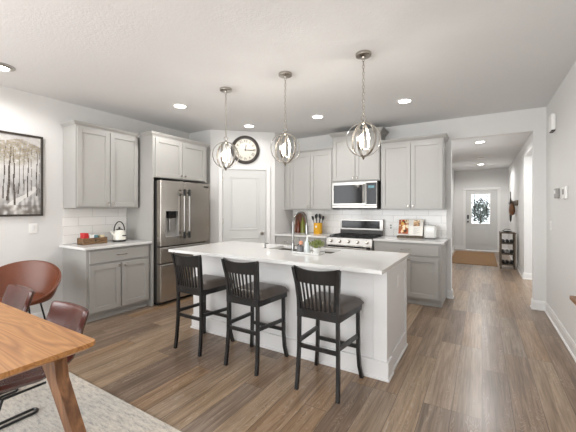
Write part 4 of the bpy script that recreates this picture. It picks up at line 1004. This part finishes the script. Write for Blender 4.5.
def make_dining_chair():
    t = thing('dining_chair', '', 'chair', (0, 0, 0.012))
    prof = [(-0.235, 0.385), (-0.22, 0.402), (-0.12, 0.392), (0.02, 0.378), (0.12, 0.39), (0.185, 0.435), (0.225, 0.51), (0.255, 0.58), (0.28, 0.65), (0.298, 0.705), (0.305, 0.722)]
    def pr_(v):
        k = v*(len(prof)-1); i = min(int(k), len(prof)-2); a = k-i
        return [prof[i][q]*(1-a)+prof[i+1][q]*a for q in (0, 1)]
    def sh_(u, v):
        y_, z_ = pr_(v); s = 2*u-1
        w_ = 0.222+0.012*v
        if v > 0.85: w_ -= 0.03*((v-0.85)/0.15)**6
        if v < 0.12: w_ -= 0.035*((0.12-v)/0.12)**2
        lift = 0.032*abs(s)**2.2
        k = max(0, min(1, (v-0.45)/0.3))
        return (s*w_, y_-lift*k*1.2, z_+lift*(1-k))
    m = MB(); nu, nv = 24, 40; F_ = []; B_ = []
    for i in range(nu+1):
        fr, br = [], []
        for j in range(nv+1):
            u, v = i/nu, j/nv
            y0_, z0_ = pr_(max(0, v-0.02)); y1_, z1_ = pr_(min(1, v+0.02)); d_ = Vector((y1_-y0_, z1_-z0_)).normalized()
            e = (1-abs(2*u-1)**8)*(1-abs(2*v-1)**14); th = 0.024*max(e, 0)**0.5
            x_, y_, z_ = sh_(u, v); n_ = (-d_.y, d_.x)
            edge = i in (0, nu) or j in (0, nv)
            a_ = m.b.verts.new((x_, y_+n_[0]*th, z_+n_[1]*th)); fr.append(a_)
            br.append(a_ if edge else m.b.verts.new((x_, y_-n_[0]*th, z_-n_[1]*th)))
        F_.append(fr); B_.append(br)
    for i in range(nu):
        for j in range(nv):
            m.b.faces.new((F_[i][j], F_[i+1][j], F_[i+1][j+1], F_[i][j+1]))
            try: m.b.faces.new((B_[i][j+1], B_[i+1][j+1], B_[i+1][j], B_[i][j]))
            except ValueError: pass
    m.build('seat_shell', 'oxblood', t, True)
    for s in (-1, 1):
        x0 = s*0.225-0.028; x1 = s*0.225+0.028; y0, y1 = -0.24, 0.17; r = 0.025; pts = []
        for cx_, cy_, a0 in ((x1-r, y1-r, 0), (x0+r, y1-r, 90), (x0+r, y0+r, 180), (x1-r, y0+r, 270)):
            for q in range(0, 91, 18): a = math.radians(a0+q); pts.append((cx_+r*math.cos(a), cy_+r*math.sin(a), 0.009))
        m = MB(); m.tube(pts, 0.008, 6, closed=True); m.build('sled_runner', 'blackmetal', t, True)
        m = MB(); m.tube([(s*0.225, -0.22, 0.012), (s*0.20, -0.19, 0.20), (s*0.15, -0.13, 0.340)], 0.008, 8); m.build('leg', 'blackmetal', t, True)
    m = MB(); m.tube([(-0.15, -0.13, 0.333), (0.15, -0.13, 0.333)], 0.008, 8); m.tube([(-0.13, -0.13, 0.333), (-0.13, 0.08, 0.333)], 0.007, 6); m.tube([(0.13, -0.13, 0.333), (0.13, 0.08, 0.333)], 0.007, 6); m.build('seat_support', 'blackmetal', t, True)
    return t
dc_ = make_dining_chair()
for k, (x_, y_, lb) in enumerate(((-2.345, 0.80, 'dark red-brown leather dining chair nearer the table corner'), (-3.21, 0.83, 'dark red-brown leather dining chair in front of the tan barrel chair'))):
    o = dc_ if k == 0 else copy_tree(dc_)
    o.location = (x_, y_, 0.012); o['label'] = lb; o['group'] = 'leather chairs along the table'

bc = thing('barrel_chair', 'tan leather barrel chair with thin black legs against the left wall', 'chair', (-4.0, 1.33, 0), math.radians(52))
# local: sitter faces -y
def bow_(u, v):
    th = (u-0.5)*2*math.radians(150)      # 0 = back (+y)
    k = abs(th)/math.radians(150)
    rim = 0.625+0.165*math.cos(th*1.15)
    zb_ = 0.43; s = v
    z_ = zb_+(rim-zb_)*s**1.2
    hgt = (rim-zb_)/0.37
    r = 0.245+(0.045+0.06*hgt)*(s**0.6)
    return (r*1.12*math.sin(th), r*math.cos(th)*0.92+0.03*s, z_)
m = MB(); m.grid(bow_, 48, 12, 0.022); m.build('barrel_back', 'leather', bc, True)
m = MB(); m.lathe([(0, 0.425), (0.20, 0.425), (0.225, 0.44), (0.215, 0.465), (0.16, 0.475), (0, 0.472)], n=32); bmesh.ops.scale(m.b, vec=(1.1, 1.0, 1), verts=m.b.verts); m.build('seat', 'leather', bc, True)
m = MB(); pts = [Vector(bow_(u/48, 1.0)) for u in range(49)]; m.tube([p+Vector((0, 0, 0.003)) for p in pts], 0.010, 6); m.build('piping', 'leather', bc, True)
for sx in (-1, 1):
    for sy in (-1, 1):
        m = MB(); m.tube([(sx*0.15, sy*0.14, 0.428), (sx*0.22, sy*0.21, 0.0)], 0.009, 8); m.build('leg', 'blackmetal', bc, True)
